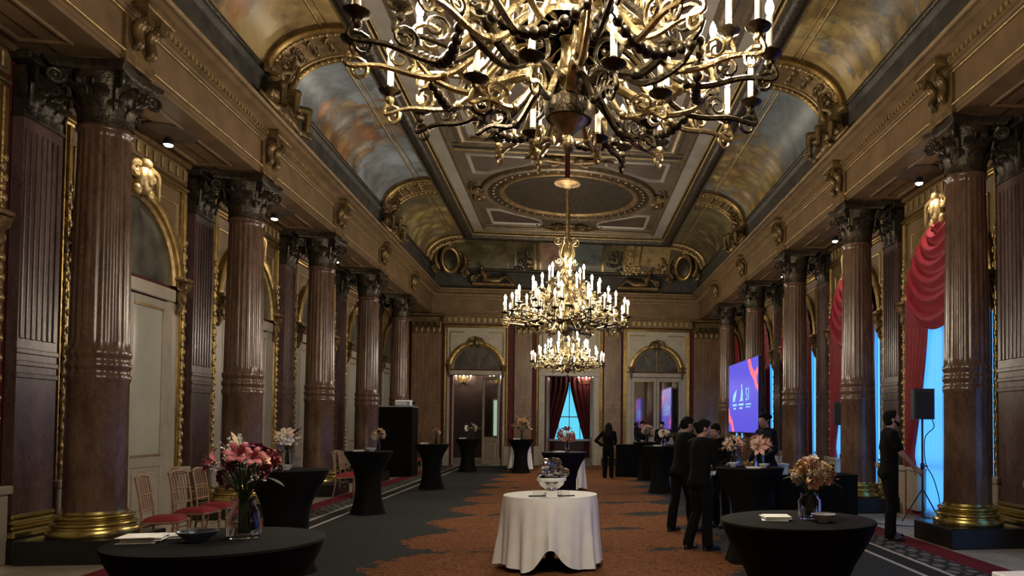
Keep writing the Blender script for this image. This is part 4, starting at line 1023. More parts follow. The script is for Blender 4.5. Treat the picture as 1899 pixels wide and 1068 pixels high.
# ------------------------------------------------------------------ aisle spotlights and sconces
disc_m = MB().lathe([(1e-4, 0), (.36, 0), (.38, -.03), (.33, -.06), (.22, -.05), (.16, -.08), (1e-4, -.09)], 28).mesh('ceiling_disc', 'soffit', True)
arm_m = MB().tube([(0, 0, -.06), (0, 0, -.12)], .02, 8).lathe([(.03, -.10), (.06, -.12), (.075, -.20), (.07, -.205), (1e-4, -.19)], 16).mesh('lamp_housing', 'black_plastic', True)
lens_m = MB().ball((0, 0, -.20), (.062, .062, .035), 12).mesh('lens', 'spot_lens', True)
for side, sg in (('left', -1), ('right', 1)):
    for k in range(4):
        y = BAY[k + 1]
        t = thing('spotlight', 'small round spotlight under the %s aisle soffit, %s from the front' % (side, ORD[k]), 'spotlight', (sg * 5.80, y, 5.86), 0, 'aisle spotlights')
        put('ceiling_disc', disc_m, t); put('lamp_housing', arm_m, t); put('lens', lens_m, t)
        l = bpy.data.lights.new('spot_light', 'SPOT'); l.energy = SPOT_W * 4; l.color = (1., .86, .68); l.spot_size = radians(110); l.spot_blend = .6; l.shadow_soft_size = .06
        lo = bpy.data.objects.new('spot_light', l); COL.objects.link(lo); lo.parent = t; lo.location = (0, 0, -.26); lo.rotation_euler = (0, sg * radians(-14), 0)
for x, z, nm_ in ((-4.95, 3.75, 'behind the left doorway, its left side'), (-3.38, 3.70, 'behind the left doorway, its right side'), (.83, 3.75, 'behind the central doorway, upper right')):
    t = thing('wall_sconce', 'glowing candle sconce on the far room wall ' + nm_, 'sconce', (x, 36.2, z), 0, 'candle sconces of the far room'); t.scale = (1.5, 1.1, 1.4)
    MB().lathe([(1e-4, -.16), (.05, -.1), (.08, 0), (.04, .1), (1e-4, .14)], 12, TR((0, -.03, 0)) @ Matrix.Diagonal((1, .4, 1, 1))).build('back_plate', 'gilt', t, True)
    for i, dx in enumerate((-.22, -.1, .02, .13, .24)):
        zz = .05 * (i % 2); b = MB().tube(catmull([(0, -.05, -.05), (dx * .6, -.16, -.12), (dx, -.2, 0 + zz)], 5), .012, 6).build('branch', 'gilt', t, True)
        MB().lathe([(.014, zz), (.014, zz + .08)], 8, TR((dx, -.2, 0))).build('candle', 'candle_white', b); MB().ball((dx, -.2, zz + .11), (.022, .022, .035), 8).build('bulb', 'bulb_lit', b, True)
    l = bpy.data.lights.new('sconce_light', 'POINT'); l.energy = 25; l.color = (1, .85, .62); l.shadow_soft_size = .1
    lo = bpy.data.objects.new('sconce_light', l); COL.objects.link(lo); lo.parent = t; lo.location = (0, -.45, .15)

# ------------------------------------------------------------------ cocktail tables
def cover_mesh(mat):
    prof = [(.40, 1.085), (.395, 1.05), (.36, .98), (.30, .88), (.245, .75), (.215, .60), (.21, .45), (.22, .30), (.245, .15), (.275, .05), (.29, .005)]
    def rf(a, z):
        k = max(0, min(1, (1.0 - z))); lobes = .5 + .5 * cos(4 * a)
        return 1 + (.16 * k * k) * (lobes - .45)
    return MB().lathe(prof, 48, rf=rf).mesh('stretch_cover', mat, True)
COVER = cover_mesh('black_spandex'); COVERN = cover_mesh('navy_spandex')
def top_mesh(mat): return MB().lathe([(1e-4, 1.10), (.38, 1.10), (.405, 1.095), (.408, 1.085), (.40, 1.075)], 48).mesh('table_top', mat, True)
TOPM, TOPN = top_mesh('black_spandex'), top_mesh('navy_spandex')
def cocktail(x, y, label, rz=.3, navy=False):
    t = thing('cocktail_table', label, 'table', (x, y, .012), rz, 'stretch covered cocktail tables')
    put('stretch_cover', COVERN if navy else COVER, t); put('table_top', TOPN if navy else TOPM, t); return t
TABLES = {'nl': (-1.40, 3.33), 'nr': (1.25, 3.80), 't1': (-2.90, 8.30), 't2': (-3.45, 13.65), 't3': (-3.25, 18.6), 't4': (-3.28, 25.3), 't5': (-1.50, 24.6), 'tc': (-.03, 13.4), 'mr': (2.17, 8.55), 'r1': (2.18, 17.3), 'r2': (2.28, 21.2)}
TL = {'nl': 'black stretch cocktail table at lower left with pink lilies', 'nr': 'black stretch cocktail table at lower right with dried bouquet', 't1': 'black cocktail table behind the pink lilies, left side', 't2': 'black hourglass cocktail table in front of the tall black tower', 't3': 'black hourglass cocktail table right of the tall black tower', 't4': 'small far cocktail table before the open left doorway', 't5': 'far cocktail table before the pilaster left of the central doorway', 'tc': 'dark navy cocktail table behind the white round table', 'mr': 'black cocktail table beside the standing group, two bouquets on it', 'r1': 'black cocktail table just left of the standing couple', 'r2': 'black cocktail table beside the far bar'}
for k, (x, y) in TABLES.items(): cocktail(x, y, TL[k], .2 + x, k == 'tc')

# round tables under white cloths
def cloth_mesh(r, h, folds, seed, gap=True):
    rnd = random.Random(seed); ph = [rnd.random() * 6.28 for _ in range(4)]; mb = MB()
    def fn(i, j):
        a = 2 * pi * i
        if j < .25: q = j / .25; return (r * q * cos(a), r * q * sin(a), h)
        t = (j - .25) / .75; fold = (1 - 2 * abs(sin(folds * .5 * a * 1. + ph[0]))) * .55 + sin((folds * 1.6 // 1) * a + ph[1]) * .35 + .3 * sin(5 * a + ph[3])
        rr = r + .012 * min(1, t * 8) + t ** 1.15 * (.045 + .062 * fold); low = .03 + .05 * (.5 + .5 * sin(5 * a + ph[2]))
        if gap: low += .20 * max(0, cos(a + pi / 2 - .02)) ** 40
        z = h - (h - low) * t ** .98 - (0 if t > .02 else 0)
        return (rr * cos(a), rr * sin(a), z)
    mb.grid(fn, 120, 28, close_u=True)
    return mb.mesh('tablecloth', 'white_linen', True)
def round_table(x, y, r, h, label, clabel, seed):
    t = thing('round_table', label, 'table', (x, y, .012), 0)
    MB().lathe([(1e-4, h - .03), (r - .01, h - .03), (r - .01, h - .008), (1e-4, h - .008)], 32).build('table_top', 'carton_tan', t, True)
    MB().lathe([(.05, .06), (.05, h - .03)], 12).build('pedestal', 'black_plastic', t, True)
    MB().lathe([(1e-4, 0), (.3, 0), (.3, .02), (.06, .07), (1e-4, .07)], 24).build('foot', 'black_plastic', t, True)
    c = put('tablecloth', cloth_mesh(r, h + .004, 14, seed), None, (x, y, .012)); tag(c, clabel, 'tablecloth', 'white round tablecloths')
round_table(-.15, 8.45, .52, .80, 'round table under the white cloth in the foreground centre', 'white cloth draped to the carpet over the foreground round table', 3)
round_table(-.04, 18.2, .46, .80, 'round table under white cloth behind the navy cocktail table', 'white cloth peeking out behind the navy cocktail table', 5)
round_table(-1.62, 26.2, .36, .80, 'small round table under white cloth far left of the central doorway', 'white cloth on the far table left of the central doorway', 8)

# ------------------------------------------------------------------ flowers
def rose_mesh(mat, s=1.):
    mb = MB(); rnd = random.Random(hash(mat) % 99)
    for ring, (n, r, tilt, h) in enumerate(((3, .010, .25, .030), (5, .018, .6, .030), (6, .026, 1.0, .028))):
        for i in range(n):
            a = 2 * pi * i / n + ring; M = RZ(a) @ TR((r, 0, 0)) @ RY(tilt)
            mb.grid(lambda u, v: ((.006 - .006 * cos((u - .5) * 2.4)) * -1 + .004 * v, (u - .5) * .036 * s * sin(pi * (.18 + .72 * v)), h * s * v), 3, 3, M)
    mb.ball((0, 0, .008), (.016 * s, .016 * s, .02 * s), 6); return mb.mesh('bloom', mat, True)
def lily_mesh(mat):
    mb = MB()
    for i in range(6):
        a = i * pi / 3; M = RZ(a)
        mb.grid(lambda u, v: (.012 + .085 * v, (u - .5) * .046 * sin(pi * (.1 + .86 * v)), .055 * sin(v * 1.9) - .02 * v * v - .008 * abs(u - .5)), 3, 6, M)
    for i in range(5): a = i * 1.257; mb.tube([(0, 0, .01), (.03 * cos(a), .03 * sin(a), .07)], .0022, 4)
    return mb.mesh('bloom', mat, True)
def filler_mesh(mat):
    mb = MB(); rnd = random.Random(4)
    for i in range(26):
        p = V((rnd.gauss(0, .032), rnd.gauss(0, .032), rnd.gauss(.02, .026))); mb.ball(p, .0062, 5); mb.tube([(0, 0, -.04), p], .0009, 3)
    return mb.mesh('filler_spray', mat)
def fleaf_mesh(mat='leaf_dark'):
    mb = MB(); mb.grid(lambda u, v: ((u - .5) * .04 * sin(pi * (.06 + .92 * v)), -.03 * v * v + .008 * abs(u - .5), .13 * v), 3, 5); return mb.mesh('leaf', mat, True)
ROSE = {k: rose_mesh('petal_' + k) for k in ('pink', 'plum', 'peach', 'cream', 'white', 'ochre')}; LILY = {k: lily_mesh('petal_' + k) for k in ('pink', 'cream', 'peach')}
FILL = {k: filler_mesh('petal_' + k) for k in ('white', 'ochre')}; FLEAF = fleaf_mesh(); FLEAF2 = fleaf_mesh('petal_ochre')
def vase_prof(h, kind):
    if kind == 'jug': p = [(.062, 0), (.068, .01), (.066, h * .35), (.058, h * .62), (.044, h * .80), (.04, h * .88), (.052, h)]
    elif kind == 'jar': p = [(.055, 0), (.06, .01), (.06, h * .72), (.048, h * .84), (.046, h * .92), (.052, h)]
    else: p = [(.035, 0), (.04, .01), (.042, h * .6), (.026, h * .8), (.028, h)]
    return p
def bouquet(x, y, z, label, h, kind, rad, mix, nb, seed, group='flower vases', gm='clear_glass', lean=(0, 0), big=1.):
    rnd = random.Random(seed); t = thing('flower_vase', label, 'flowers', (x, y, z), 0, group)
    p = vase_prof(h, kind); inner = [(r - .004, max(q, .006)) for r, q in p][::-1]
    MB().lathe([(1e-4, 0)] + p + inner + [(1e-4, .006)], 24).build('vase', gm, t, True)
    c0 = V((lean[0], lean[1], h + rad * .85))
    st = MB()
    heads = []
    for i in range(nb):
        a = rnd.random() * 2 * pi; e = rnd.uniform(-.25, 1.) ; rr = rad * rnd.uniform(.55, 1.)
        d = V((cos(a) * sqrt(max(0, 1 - e * e * .8)), sin(a) * sqrt(max(0, 1 - e * e * .8)), e * .95)); pos = c0 + d * rr
        heads.append((pos, d)); st.tube([(rnd.uniform(-.02, .02), rnd.uniform(-.02, .02), .02), (rnd.uniform(-.015, .015), rnd.uniform(-.015, .015), h * .95), pos], .0028, 4)
    st.build('stems', 'stem_green', t, True)
    for i, (pos, d) in enumerate(heads):
        kind_ = mix[i % len(mix)]; q = d.to_track_quat('Z', 'Y').to_matrix().to_4x4()
        if kind_.startswith('L'): me, s, n_ = LILY[kind_[1:]], rnd.uniform(.85, 1.15) * big, 'bloom'
        elif kind_.startswith('F'): me, s, n_ = FILL[kind_[1:]], rnd.uniform(.8, 1.2) * big, 'filler_spray'
        elif kind_ == 'leaf': me, s, n_ = FLEAF, rnd.uniform(.8, 1.2) * big, 'leaf'
        elif kind_ == 'dry': me, s, n_ = FLEAF2, rnd.uniform(.7, 1.1) * big, 'leaf'
        else: me, s, n_ = ROSE[kind_], rnd.uniform(.85, 1.3) * big, 'bloom'
        put(n_, me, t, M=TR(pos) @ q @ Matrix.Scale(s, 4))
    return t
ZT_ = 1.112
bouquet(-1.325, 3.38, ZT_, 'glass jug of pink lilies, plum roses and white sprays, lower left', .17, 'jug', .125, ['Lpink', 'plum', 'Fwhite', 'pink', 'leaf', 'plum', 'leaf', 'Lpink', 'dry', 'Fwhite', 'peach'], 46, 2, lean=(.0, 0), big=.62)
bouquet(1.315, 3.80, ZT_, 'glass jar with dried peach and ochre bouquet, lower right', .13, 'jar', .105, ['peach', 'cream', 'ochre', 'Focre' if 0 else 'Fochre', 'peach', 'dry', 'cream', 'leaf'], 38, 5, lean=(.02, 0), big=.75)
bouquet(-2.93, 8.38, ZT_, 'glass vase of cream and peach flowers on the table behind the lilies', .20, 'jar', .11, ['cream', 'white', 'peach', 'Lcream', 'leaf'], 20, 6, big=1.1)
bouquet(-3.32, 13.75, ZT_, 'small vase of cream flowers beside the tall black tower', .18, 'bud', .11, ['cream', 'ochre', 'leaf', 'cream'], 14, 7, big=1.2)
bouquet(-3.15, 18.6, ZT_, 'small vase of dried flowers on the table right of the tower', .18, 'bud', .12, ['ochre', 'dry', 'peach', 'leaf'], 12, 8, big=1.1)
bouquet(-3.2, 25.3, ZT_, 'vase with dark leaves and a pale bloom before the left doorway', .2, 'jar', .2, ['leaf', 'leaf', 'dry', 'leaf', 'white'], 24, 9, big=1.8)
bouquet(-1.47, 24.6, ZT_, 'vase of wide brown foliage on the far table by the pilaster', .2, 'jar', .28, ['dry', 'leaf', 'ochre', 'leaf', 'dry'], 34, 10, big=2.)
bouquet(.02, 13.45, ZT_, 'vase of pale pink flowers on the navy cocktail table', .15, 'bud', .13, ['Lpink', 'white', 'peach', 'cream', 'leaf'], 18, 11, big=1.2)
bouquet(2.05, 8.78, ZT_, 'bouquet of pale peach flowers at the left of the right middle table', .13, 'jar', .11, ['cream', 'peach', 'leaf', 'Lcream', 'dry'], 20, 12, gm='clear_glass')
bouquet(2.29, 8.58, ZT_, 'green glass vase of peach and cream flowers near the big screen', .15, 'jar', .115, ['peach', 'Lpeach', 'cream', 'leaf', 'dry'], 26, 13, gm='green_glass')
bouquet(2.26, 17.3, ZT_, 'vase of pale flowers on the table left of the couple', .17, 'jar', .12, ['white', 'cream', 'leaf', 'cream'], 16, 14, big=1.3)
bouquet(2.3, 21.2, ZT_, 'vase with round pale bouquet on the table at the far bar', .17, 'jar', .16, ['cream', 'peach', 'white', 'leaf'], 22, 15, big=1.5)

# small tableware
def bowl_mesh(r, h, mat):
    prof = [(1e-4, .0), (r * .45, .0), (r * .5, .006), (r * .8, h * .55), (r, h), (r - .006, h), (r * .76, h * .55), (r * .45, .012), (1e-4, .010)]
    return MB().lathe(prof, 28).mesh('bowl', mat, True)
BOWLW, BOWLB = bowl_mesh(.062, .042, 'porcelain'), bowl_mesh(.078, .042, 'blue_bowl')
def bowl(x, y, label, me=BOWLW, s=1.): o = put('bowl', me, None, (x, y, ZT_), scale=(s, s, s)); tag(o, label, 'bowl', 'snack bowls')
def napkins(x, y, rz, label, s=.135, n=5):
    t = thing('napkin_stack', label, 'napkins', (x, y, ZT_), rz, 'stacked paper napkins')
    for i in range(n):
        MB().bbox(-s / 2, s / 2, -s / 2, s / 2, 0, .004, .0008).build('napkin', 'white_paper', t, loc=((i * 37 % 5 - 2) * .004, (i * 23 % 5 - 2) * .004, i * .0043), rot=(0, 0, (i * 13 % 5 - 2) * .05))
bowl(-1.465, 3.285, 'bluish grey bowl between napkins and lily jug, lower left', BOWLB); napkins(-1.675, 3.30, .25, 'stack of white paper napkins on the lower left table', .14, 6); napkins(-1.60, 3.42, .6, 'second small napkin fan behind the bluish bowl', .12, 3)
bowl(1.335, 3.64, 'white bowl in front of the glass jar, lower right'); napkins(1.12, 3.76, -.1, 'stack of white paper napkins on the lower right table', .135, 5)
bowl(-2.87, 8.17, 'white bowl at the front of the table behind the lilies', BOWLW, 1.3); napkins(-3.05, 8.17, .3, 'white napkins at the left edge of the table behind the lilies', .16, 6)
bowl(-3.37, 13.5, 'white bowl on the table by the black tower', BOWLW, 1.4); napkins(-3.58, 13.5, .2, 'white napkins on the table by the black tower', .16, 6)
napkins(-3.4, 18.45, .2, 'white napkins on the table right of the tower', .18, 8); napkins(-.12, 13.25, .5, 'white napkins on the navy cocktail table', .16, 4)
bowl(2.30, 8.38, 'white bowl at the front right of the right middle table', BOWLW, 1.1); bowl(1.98, 8.58, 'white bowl at the left of the right middle table', BOWLW, 1.2); napkins(2.16, 8.33, 0, 'white napkins at the front of the right middle table', .15, 4)
napkins(2.1, 17.15, .1, 'white napkins on the table left of the couple', .17, 6); napkins(-3.43, 25.15, 0, 'white napkins on the table before the left doorway', .2, 8); napkins(-1.62, 24.42, 0, 'white napkins on the far table by the pilaster', .2, 8)

# silver bowl with glass baubles and small dishes on the foreground white table
sb = thing('silver_bowl', 'footed silver bowl heaped with glass baubles on the white table', 'bowl', (-.14, 8.45, .816))
MB().lathe([(1e-4, 0), (.075, 0), (.08, .012), (.05, .03), (.045, .05), (.09, .07), (.135, .11), (.15, .155), (.155, .17), (.147, .17), (.13, .115), (1e-4, .07)], 36).build('bowl', 'silver', sb, True)
MB().lathe([(.145, .155), (.158, .15), (.166, .17), (.158, .19), (.145, .185), (.145, .155)], 36).build('rim', 'white_linen', sb, True)
rnd = random.Random(3)
for i in range(9):
    a = i * 2.4; r = .035 + .012 * i; zz = .24 + .035 * (i % 4) + (.05 if i < 3 else 0)
    MB().ball((r * cos(a) * 1.2, r * sin(a), zz), rnd.uniform(.05, .068), 14).build('bauble', ('smoke_glass', 'silver', 'clear_glass')[i % 3], sb, True)
for i in range(6):
    a = i * 1.05 + .3; put('bloom', ROSE['white'], sb, M=TR((.09 * cos(a), .09 * sin(a), .20 + .02 * (i % 2))) @ Matrix.Scale(1.3, 4))
for dx, nm_, q in ((-.15, 'left', 0), (.16, 'right', .3)):
    t = thing('card_holder', 'small dark tray with folded white card, %s of the silver bowl' % nm_, 'tray', (-.14 + dx, 8.22, .816), q, 'trays on the white table')
    MB().bbox(-.09, .09, -.05, .05, 0, .012, .003).build('tray', 'black_plastic', t); MB().add([(-.05, -.02, .012), (.05, -.02, .012), (.05, .0, .06), (-.05, .0, .06), (.05, .02, .012), (-.05, .02, .012)], [(0, 1, 2, 3), (3, 2, 4, 5)]).build('card', 'white_paper', t)
t = thing('card_holder', 'folded white card standing in front of the silver bowl', 'card', (-.13, 8.12, .816), .1); MB().add([(-.06, -.02, 0), (.06, -.02, 0), (.06, .0, .065), (-.06, .0, .065), (.06, .02, 0), (-.06, .02, 0)], [(0, 1, 2, 3), (3, 2, 4, 5)]).build('card', 'white_paper', t)

# ------------------------------------------------------------------ gilt chairs with red seats along the left aisle
def chair_parts():
    d = {}
    d['seat_frame'] = MB().bbox(-.20, .20, -.20, .20, .41, .445, .01).mesh('seat_frame', 'chair_gilt')
    d['cushion'] = MB().grid(lambda u, v: ((u - .5) * .40, (v - .5) * .40, .445 + .055 * (1 - abs(2 * u - 1) ** 5) * (1 - abs(2 * v - 1) ** 5)), 12, 12).mesh('cushion', 'red_velvet', True)
    d['front_leg'] = MB().tube([(0, 0, 0), (0, 0, .10), (0, 0, .41)], [.011, .012, .017], 8).ball((0, 0, .30), .022, 8).ball((0, 0, .12), .019, 8).mesh('leg', 'chair_gilt', True)
    d['back_leg'] = MB().tube(catmull([(0, .05, 0), (0, .01, .25), (0, 0, .45), (0, .03, .72), (0, .07, .93)], 4), [.013, .015, .015], 8).mesh('leg', 'chair_gilt', True)
    d['top_rail'] = MB().tube(catmull([(-.2, .07, .93), (-.1, .085, .955), (0, .09, .965), (.1, .085, .955), (.2, .07, .93)], 4), .016, 8).mesh('top_rail', 'chair_gilt', True)
    d['mid_rail'] = MB().tube([(-.19, .035, .74), (.19, .035, .74)], .01, 8).mesh('mid_rail', 'chair_gilt', True)
    d['low_rail'] = MB().tube([(-.19, .015, .56), (.19, .015, .56)], .011, 8).mesh('low_rail', 'chair_gilt', True)
    d['spindle'] = MB().tube([(0, .015, .56), (0, .04, .74), (0, .085, .955)], [.007, .008, .008], 6).ball((0, .035, .70), .013, 6).mesh('spindle', 'chair_gilt', True)
    d['stretcher'] = MB().tube([(-.18, 0, .2), (.18, 0, .2)], .009, 6).mesh('stretcher', 'chair_gilt', True)
    return d
CP = chair_parts()
def chair(x, y, rz, label):
    t = thing('gilt_chair', label, 'chair', (x, y, 0.017), rz, 'gilt chairs with red velvet seats')
    put('seat_frame', CP['seat_frame'], t); put('cushion', CP['cushion'], t)
    for sx in (-.18, .18): put('leg', CP['front_leg'], t, (sx, -.18, 0)); put('leg', CP['back_leg'], t, (sx, .18, 0))
    for k in ('top_rail', 'mid_rail', 'low_rail'): put(k, CP[k], t, (0, .18, 0))
    for sx in (-.12, -.06, 0, .06, .12): put('spindle', CP['spindle'], t, (sx, .18, 0))
    put('stretcher', CP['stretcher'], t, (0, -.18, 0)); put('stretcher', CP['stretcher'], t, (0, 0, .03)); put('stretcher', CP['stretcher'], t, (0, .18, .05))
    return t
chair(-4.62, 9.38, pi / 2 + .15, 'gilt chair with red seat nearest the first left column'); chair(-4.68, 10.25, pi / 2 - .1, 'second gilt chair with red seat behind the first one'); chair(-4.70, 10.85, pi / 2 + .05, 'third gilt chair with red seat before the first left door')
chair(-4.72, 16.7, pi / 2 + .3, 'gilt chair with red seat half hidden by the second cocktail table'); chair(-4.78, 17.4, pi / 2, 'gilt chair farther along behind the second cocktail table')
chair(-4.72, 24.25, pi / 2, 'gilt chair between the black tower and the third cocktail table')

# ------------------------------------------------------------------ black tower with projector
t = thing('draped_tower', 'tall black cloth covered tower standing by the left colonnade', 'stand', (-5.06, 23.45, .012), 0)
def twr(i, j):
    P = [(-.52, -.45), (.44, -.45), (.44, .45), (-.52, .45), (-.52, -.45)]; q = i * 4; k = min(3, int(q)); f_ = q - k
    x = P[k][0] + (P[k + 1][0] - P[k][0]) * f_; y = P[k][1] + (P[k + 1][1] - P[k][1]) * f_; s = 1 + .015 * sin(i * 60) * (1 - j)
    return (x * s, y * s, .01 + 2.08 * j)
MB().grid(twr, 80, 6).build('black_cover', 'black_spandex', t, True); MB().bbox(-.53, .45, -.46, .46, 2.085, 2.11, .008).build('top_board', 'grey_plastic', t)
pj = thing('projector', 'white projector lying on top of the tall black tower', 'projector', (-4.92, 23.3, 2.122), 0)
MB().bbox(-.24, .24, -.18, .18, .015, .19, .03).build('body', 'white_plastic', pj); MB().lathe([(.05, 0), (.055, .02), (.05, .09), (.04, .09), (.03, .03)], 20, TR((.24, 0, .11)) @ RY(pi / 2)).build('lens', 'black_plastic', pj, True)
MB().bbox(.12, .2, -.183, -.178, .05, .15, .002).build('vent', 'grey_plastic', pj)
for sx in (-.18, .18): MB().lathe([(.02, 0), (.02, .02)], 8).build('foot', 'black_plastic', pj, loc=(sx, -.1, 0)); MB().lathe([(.02, 0), (.02, .02)], 8).build('foot', 'black_plastic', pj, loc=(sx, .1, 0))

# ------------------------------------------------------------------ LED screen on the right
scn = thing('led_screen', 'large lit blue violet screen with logos, standing before the right colonnade', 'screen', (5.0, 20.85, .012), -pi / 2)
SWD, S0, S1 = 1.80, 1.40, 3.44
MB().bbox(-SWD - .03, SWD + .03, 0.005, .09, S0 - .03, S1 + .03, .01).build('casing', 'black_plastic', scn)
MB().box(-SWD, SWD, 0, .006, S0, S1).build('display', 'screen_blue', scn)
def flat(poly, name, mat, d=-.003): MB().prism(poly, d, d + .002).build(name, mat, scn)
def pth(p): return [(q[0], q[1]) for q in p]
sw1 = [(.62, 3.44), (.95, 3.44), (1.15, 3.18), (1.42, 3.05), (1.8, 3.16), (1.8, 3.02), (1.62, 2.86), (1.70, 2.72), (1.8, 2.66), (1.8, 2.5), (1.55, 2.62), (1.30, 2.86), (1.0, 3.0), (.8, 3.2)]
flat(sw1[::-1], 'pink_swoosh', 'screen_pink')
flat([(-1.8, 2.12), (-1.72, 2.12), (-1.62, 1.92), (-1.25, 1.72), (-1.0, 1.4), (-1.3, 1.4), (-1.5, 1.62), (-1.8, 1.70)][::-1], 'pink_swoosh', 'screen_pink')
flat([(-1.22, 2.30), (-1.18, 2.50), (-.72, 2.66), (-.82, 2.46), (-.98, 2.30)][::-1], 'feather_logo', 'screen_mark')
flat([(-.42, 2.30), (-.22, 2.36), (-.12, 2.58), (-.10, 2.70), (-.14, 2.74), (-.06, 2.80), (.0, 2.74), (-.03, 2.68), (.06, 2.56), (.05, 2.36), (.12, 2.30)][::-1], 'tower_logo', 'screen_mark')
for (a, b, c, d) in ((-1.25, -.70, 2.17, 2.23), (-1.12, -.82, 2.07, 2.12), (-.45, .15, 2.17, 2.23), (-.34, .02, 2.07, 2.12), (.42, 1.02, 2.17, 2.21), (.42, .95, 2.10, 2.13)):
    flat([(a, c), (b, c), (b, d), (a, d)], 'caption_line', 'screen_mark')
cu = bpy.data.curves.new('s1', 'FONT'); cu.body = 'S1'; cu.size = .52; cu.extrude = .001
to = bpy.data.objects.new('tmp', cu); COL.objects.link(to); me = bpy.data.meshes.new_from_object(to.evaluated_get(bpy.context.evaluated_depsgraph_get())); bpy.data.objects.remove(to)
me.materials.clear(); me.materials.append(MATS['screen_mark']); me.name = 'lettering'
put('lettering', me, scn, (.40, -.003, 2.30), (pi / 2, 0, 0), (1., 1., 1.))
for sx in (-1.2, 1.2): MB().bbox(sx - .04, sx + .04, .02, .08, 0, S0, .006).bbox(sx - .05, sx + .05, -.3, .4, 0, .05, .006).build('stand_leg', 'black_plastic', scn)

# a second screen of the same kind whose far edge just enters the frame at the right
sc2 = scn.copy(); COL.objects.link(sc2); sc2.location = (5.0, 5.71, .012); sc2['label'] = 'lit screen cut off by the right edge of the picture'
scn['group'] = sc2['group'] = 'lit event screens'
for ch in list(scn.children):
    c_ = ch.copy(); COL.objects.link(c_); c_.parent = sc2; c_.matrix_parent_inverse = ch.matrix_parent_inverse
t = thing('white_table', 'white table top just showing at the lower right corner', 'table', (2.97, 3.74, .012), 0.)
MB().bbox(-.48, .6, -.3, .3, .71, .75, .006).build('table_top', 'white_plastic', t)
for sx in (-.43, .55):
    for sy in (-.25, .25): MB().tube([(sx, sy, 0), (sx, sy, .71)], .018, 10).build('leg', 'grey_plastic', t, True)
# ------------------------------------------------------------------ loudspeakers on stands
def speaker(x, y, label, sl, rz, z=1.72, full=True):
    t = thing('loudspeaker_stand', sl, 'speaker stand', (x, y, 0), rz, 'speaker stands')
    MB().tube([(0, 0, .1), (0, 0, z - .0)], .018, 10).build('pole', 'black_plastic', t, True); MB().lathe([(.03, .9), (.035, .92), (.035, .98), (.03, 1.0)], 12).build('collar', 'black_plastic', t, True)
    MB().tube([(.03, 0, .95), (.08, 0, .95)], .012, 8).build('knob', 'black_plastic', t, True)
    for i in range(3):
        a = i * 2 * pi / 3 + .4; MB().tube([(.02 * cos(a), .02 * sin(a), .55), (.36 * cos(a), .36 * sin(a), .012)], .011, 8).build('leg', 'black_plastic', t, True)
    s = thing('loudspeaker', label, 'speaker', (x, y, z), rz, 'black loudspeakers')
    MB().prism([(-.16, 0), (.16, 0), (.16, .50), (-.16, .50)], -.16, .14).build('cabinet', 'black_plastic', s); MB().bbox(-.145, .145, -.172, -.158, .03, .47, .006).build('grille', 'cable_black', s); MB().bbox(-.05, .05, .14, .16, .2, .26, .004).build('handle', 'grey_plastic', s)
    return t
speaker(5.83, 11.55, 'black loudspeaker on stand between the first and second right columns', 'black tripod speaker stand in front of the first visible window', -.25)
speaker(5.9, 15.4, 'black loudspeaker farther back, between the second and third right columns', 'black tripod speaker stand in the second right bay', -.25, 1.62)
speaker(5.9, 19.4, 'small far black loudspeaker beside the big screen', 'black tripod speaker stand beside the big screen', -.25, 1.62)
c_ = MB().tube(catmull([(5.97, 11.55, 1.80), (6.02, 11.52, 1.60), (5.92, 11.52, 1.50), (5.86, 11.53, 1.38), (5.87, 11.52, 1.0), (5.98, 11.47, .75), (6.05, 11.4, .35), (5.95, 11.3, .05), (5.6, 11.2, .012), (5.2, 11.45, .012), (4.95, 11.8, .012)], 6), .008, 6).build('cable', 'cable_black', None, True)
tag(c_, 'black cable looping from the loudspeaker down to the marble floor', 'cable')

# ------------------------------------------------------------------ draped bars
def draped_bar(x0, x1, y0, y1, h, label, folds=26):
    t = thing('draped_bar', label, 'bar', ((x0 + x1) / 2, (y0 + y1) / 2, .0), 0); a, b = (x1 - x0) / 2, (y1 - y0) / 2
    P = [(-a, -b), (a, -b), (a, b), (-a, b), (-a, -b)]; Ls = [2 * a, 2 * b, 2 * a, 2 * b]; T = sum(Ls)
    def fn(i, j):
        d = i * T; k = 0
        while k < 3 and d > Ls[k]: d -= Ls[k]; k += 1
        f_ = d / Ls[k]; x = P[k][0] + (P[k + 1][0] - P[k][0]) * f_; y = P[k][1] + (P[k + 1][1] - P[k][1]) * f_
        n = [(0, -1), (1, 0), (0, 1), (-1, 0)][k]; o = .018 * sin(i * folds * 2 * pi) * (1 - j) * min(1, f_ * 8, (1 - f_) * 8)
        return (x + n[0] * o, y + n[1] * o, .015 + (h - .03) * j)
    MB().grid(fn, folds * 10, 4).build('skirt', 'black_spandex', t, True); MB().bbox(-a - .015, a + .015, -b - .015, b + .015, h - .025, h, .008).build('top_cloth', 'black_spandex', t)
draped_bar(3.42, 5.0, 12.25, 12.9, .76, 'low black draped bar in front of the second right column')
draped_bar(1.5, 3.35, 22.55, 23.1, 1.0, 'long black draped bar before the mirrored door', 30)
t = thing('white_carton', 'white bluish carton box on the low black bar', 'box', (3.62, 12.5, .76), .1); MB().bbox(-.17, .17, -.14, .14, 0, .15, .006).build('body', 'card_box', t); MB().bbox(-.18, .18, -.15, .15, .15, .19, .006).build('lid', 'card_box', t)
c_ = MB().lathe([(1e-4, 0), (.05, 0), (.062, .13), (.058, .13), (.048, .01), (1e-4, .01)], 18).build('paper_cup', 'carton_tan', None, True, (3.66, 12.5, .95)); tag(c_, 'tan paper cup standing on the white carton', 'cup')
t = thing('black_crate', 'black crate at the back of the low black bar', 'crate', (4.45, 12.6, .76), .05); MB().bbox(-.2, .2, -.15, .15, 0, .02, .004).build('floor_panel', 'black_plastic', t)
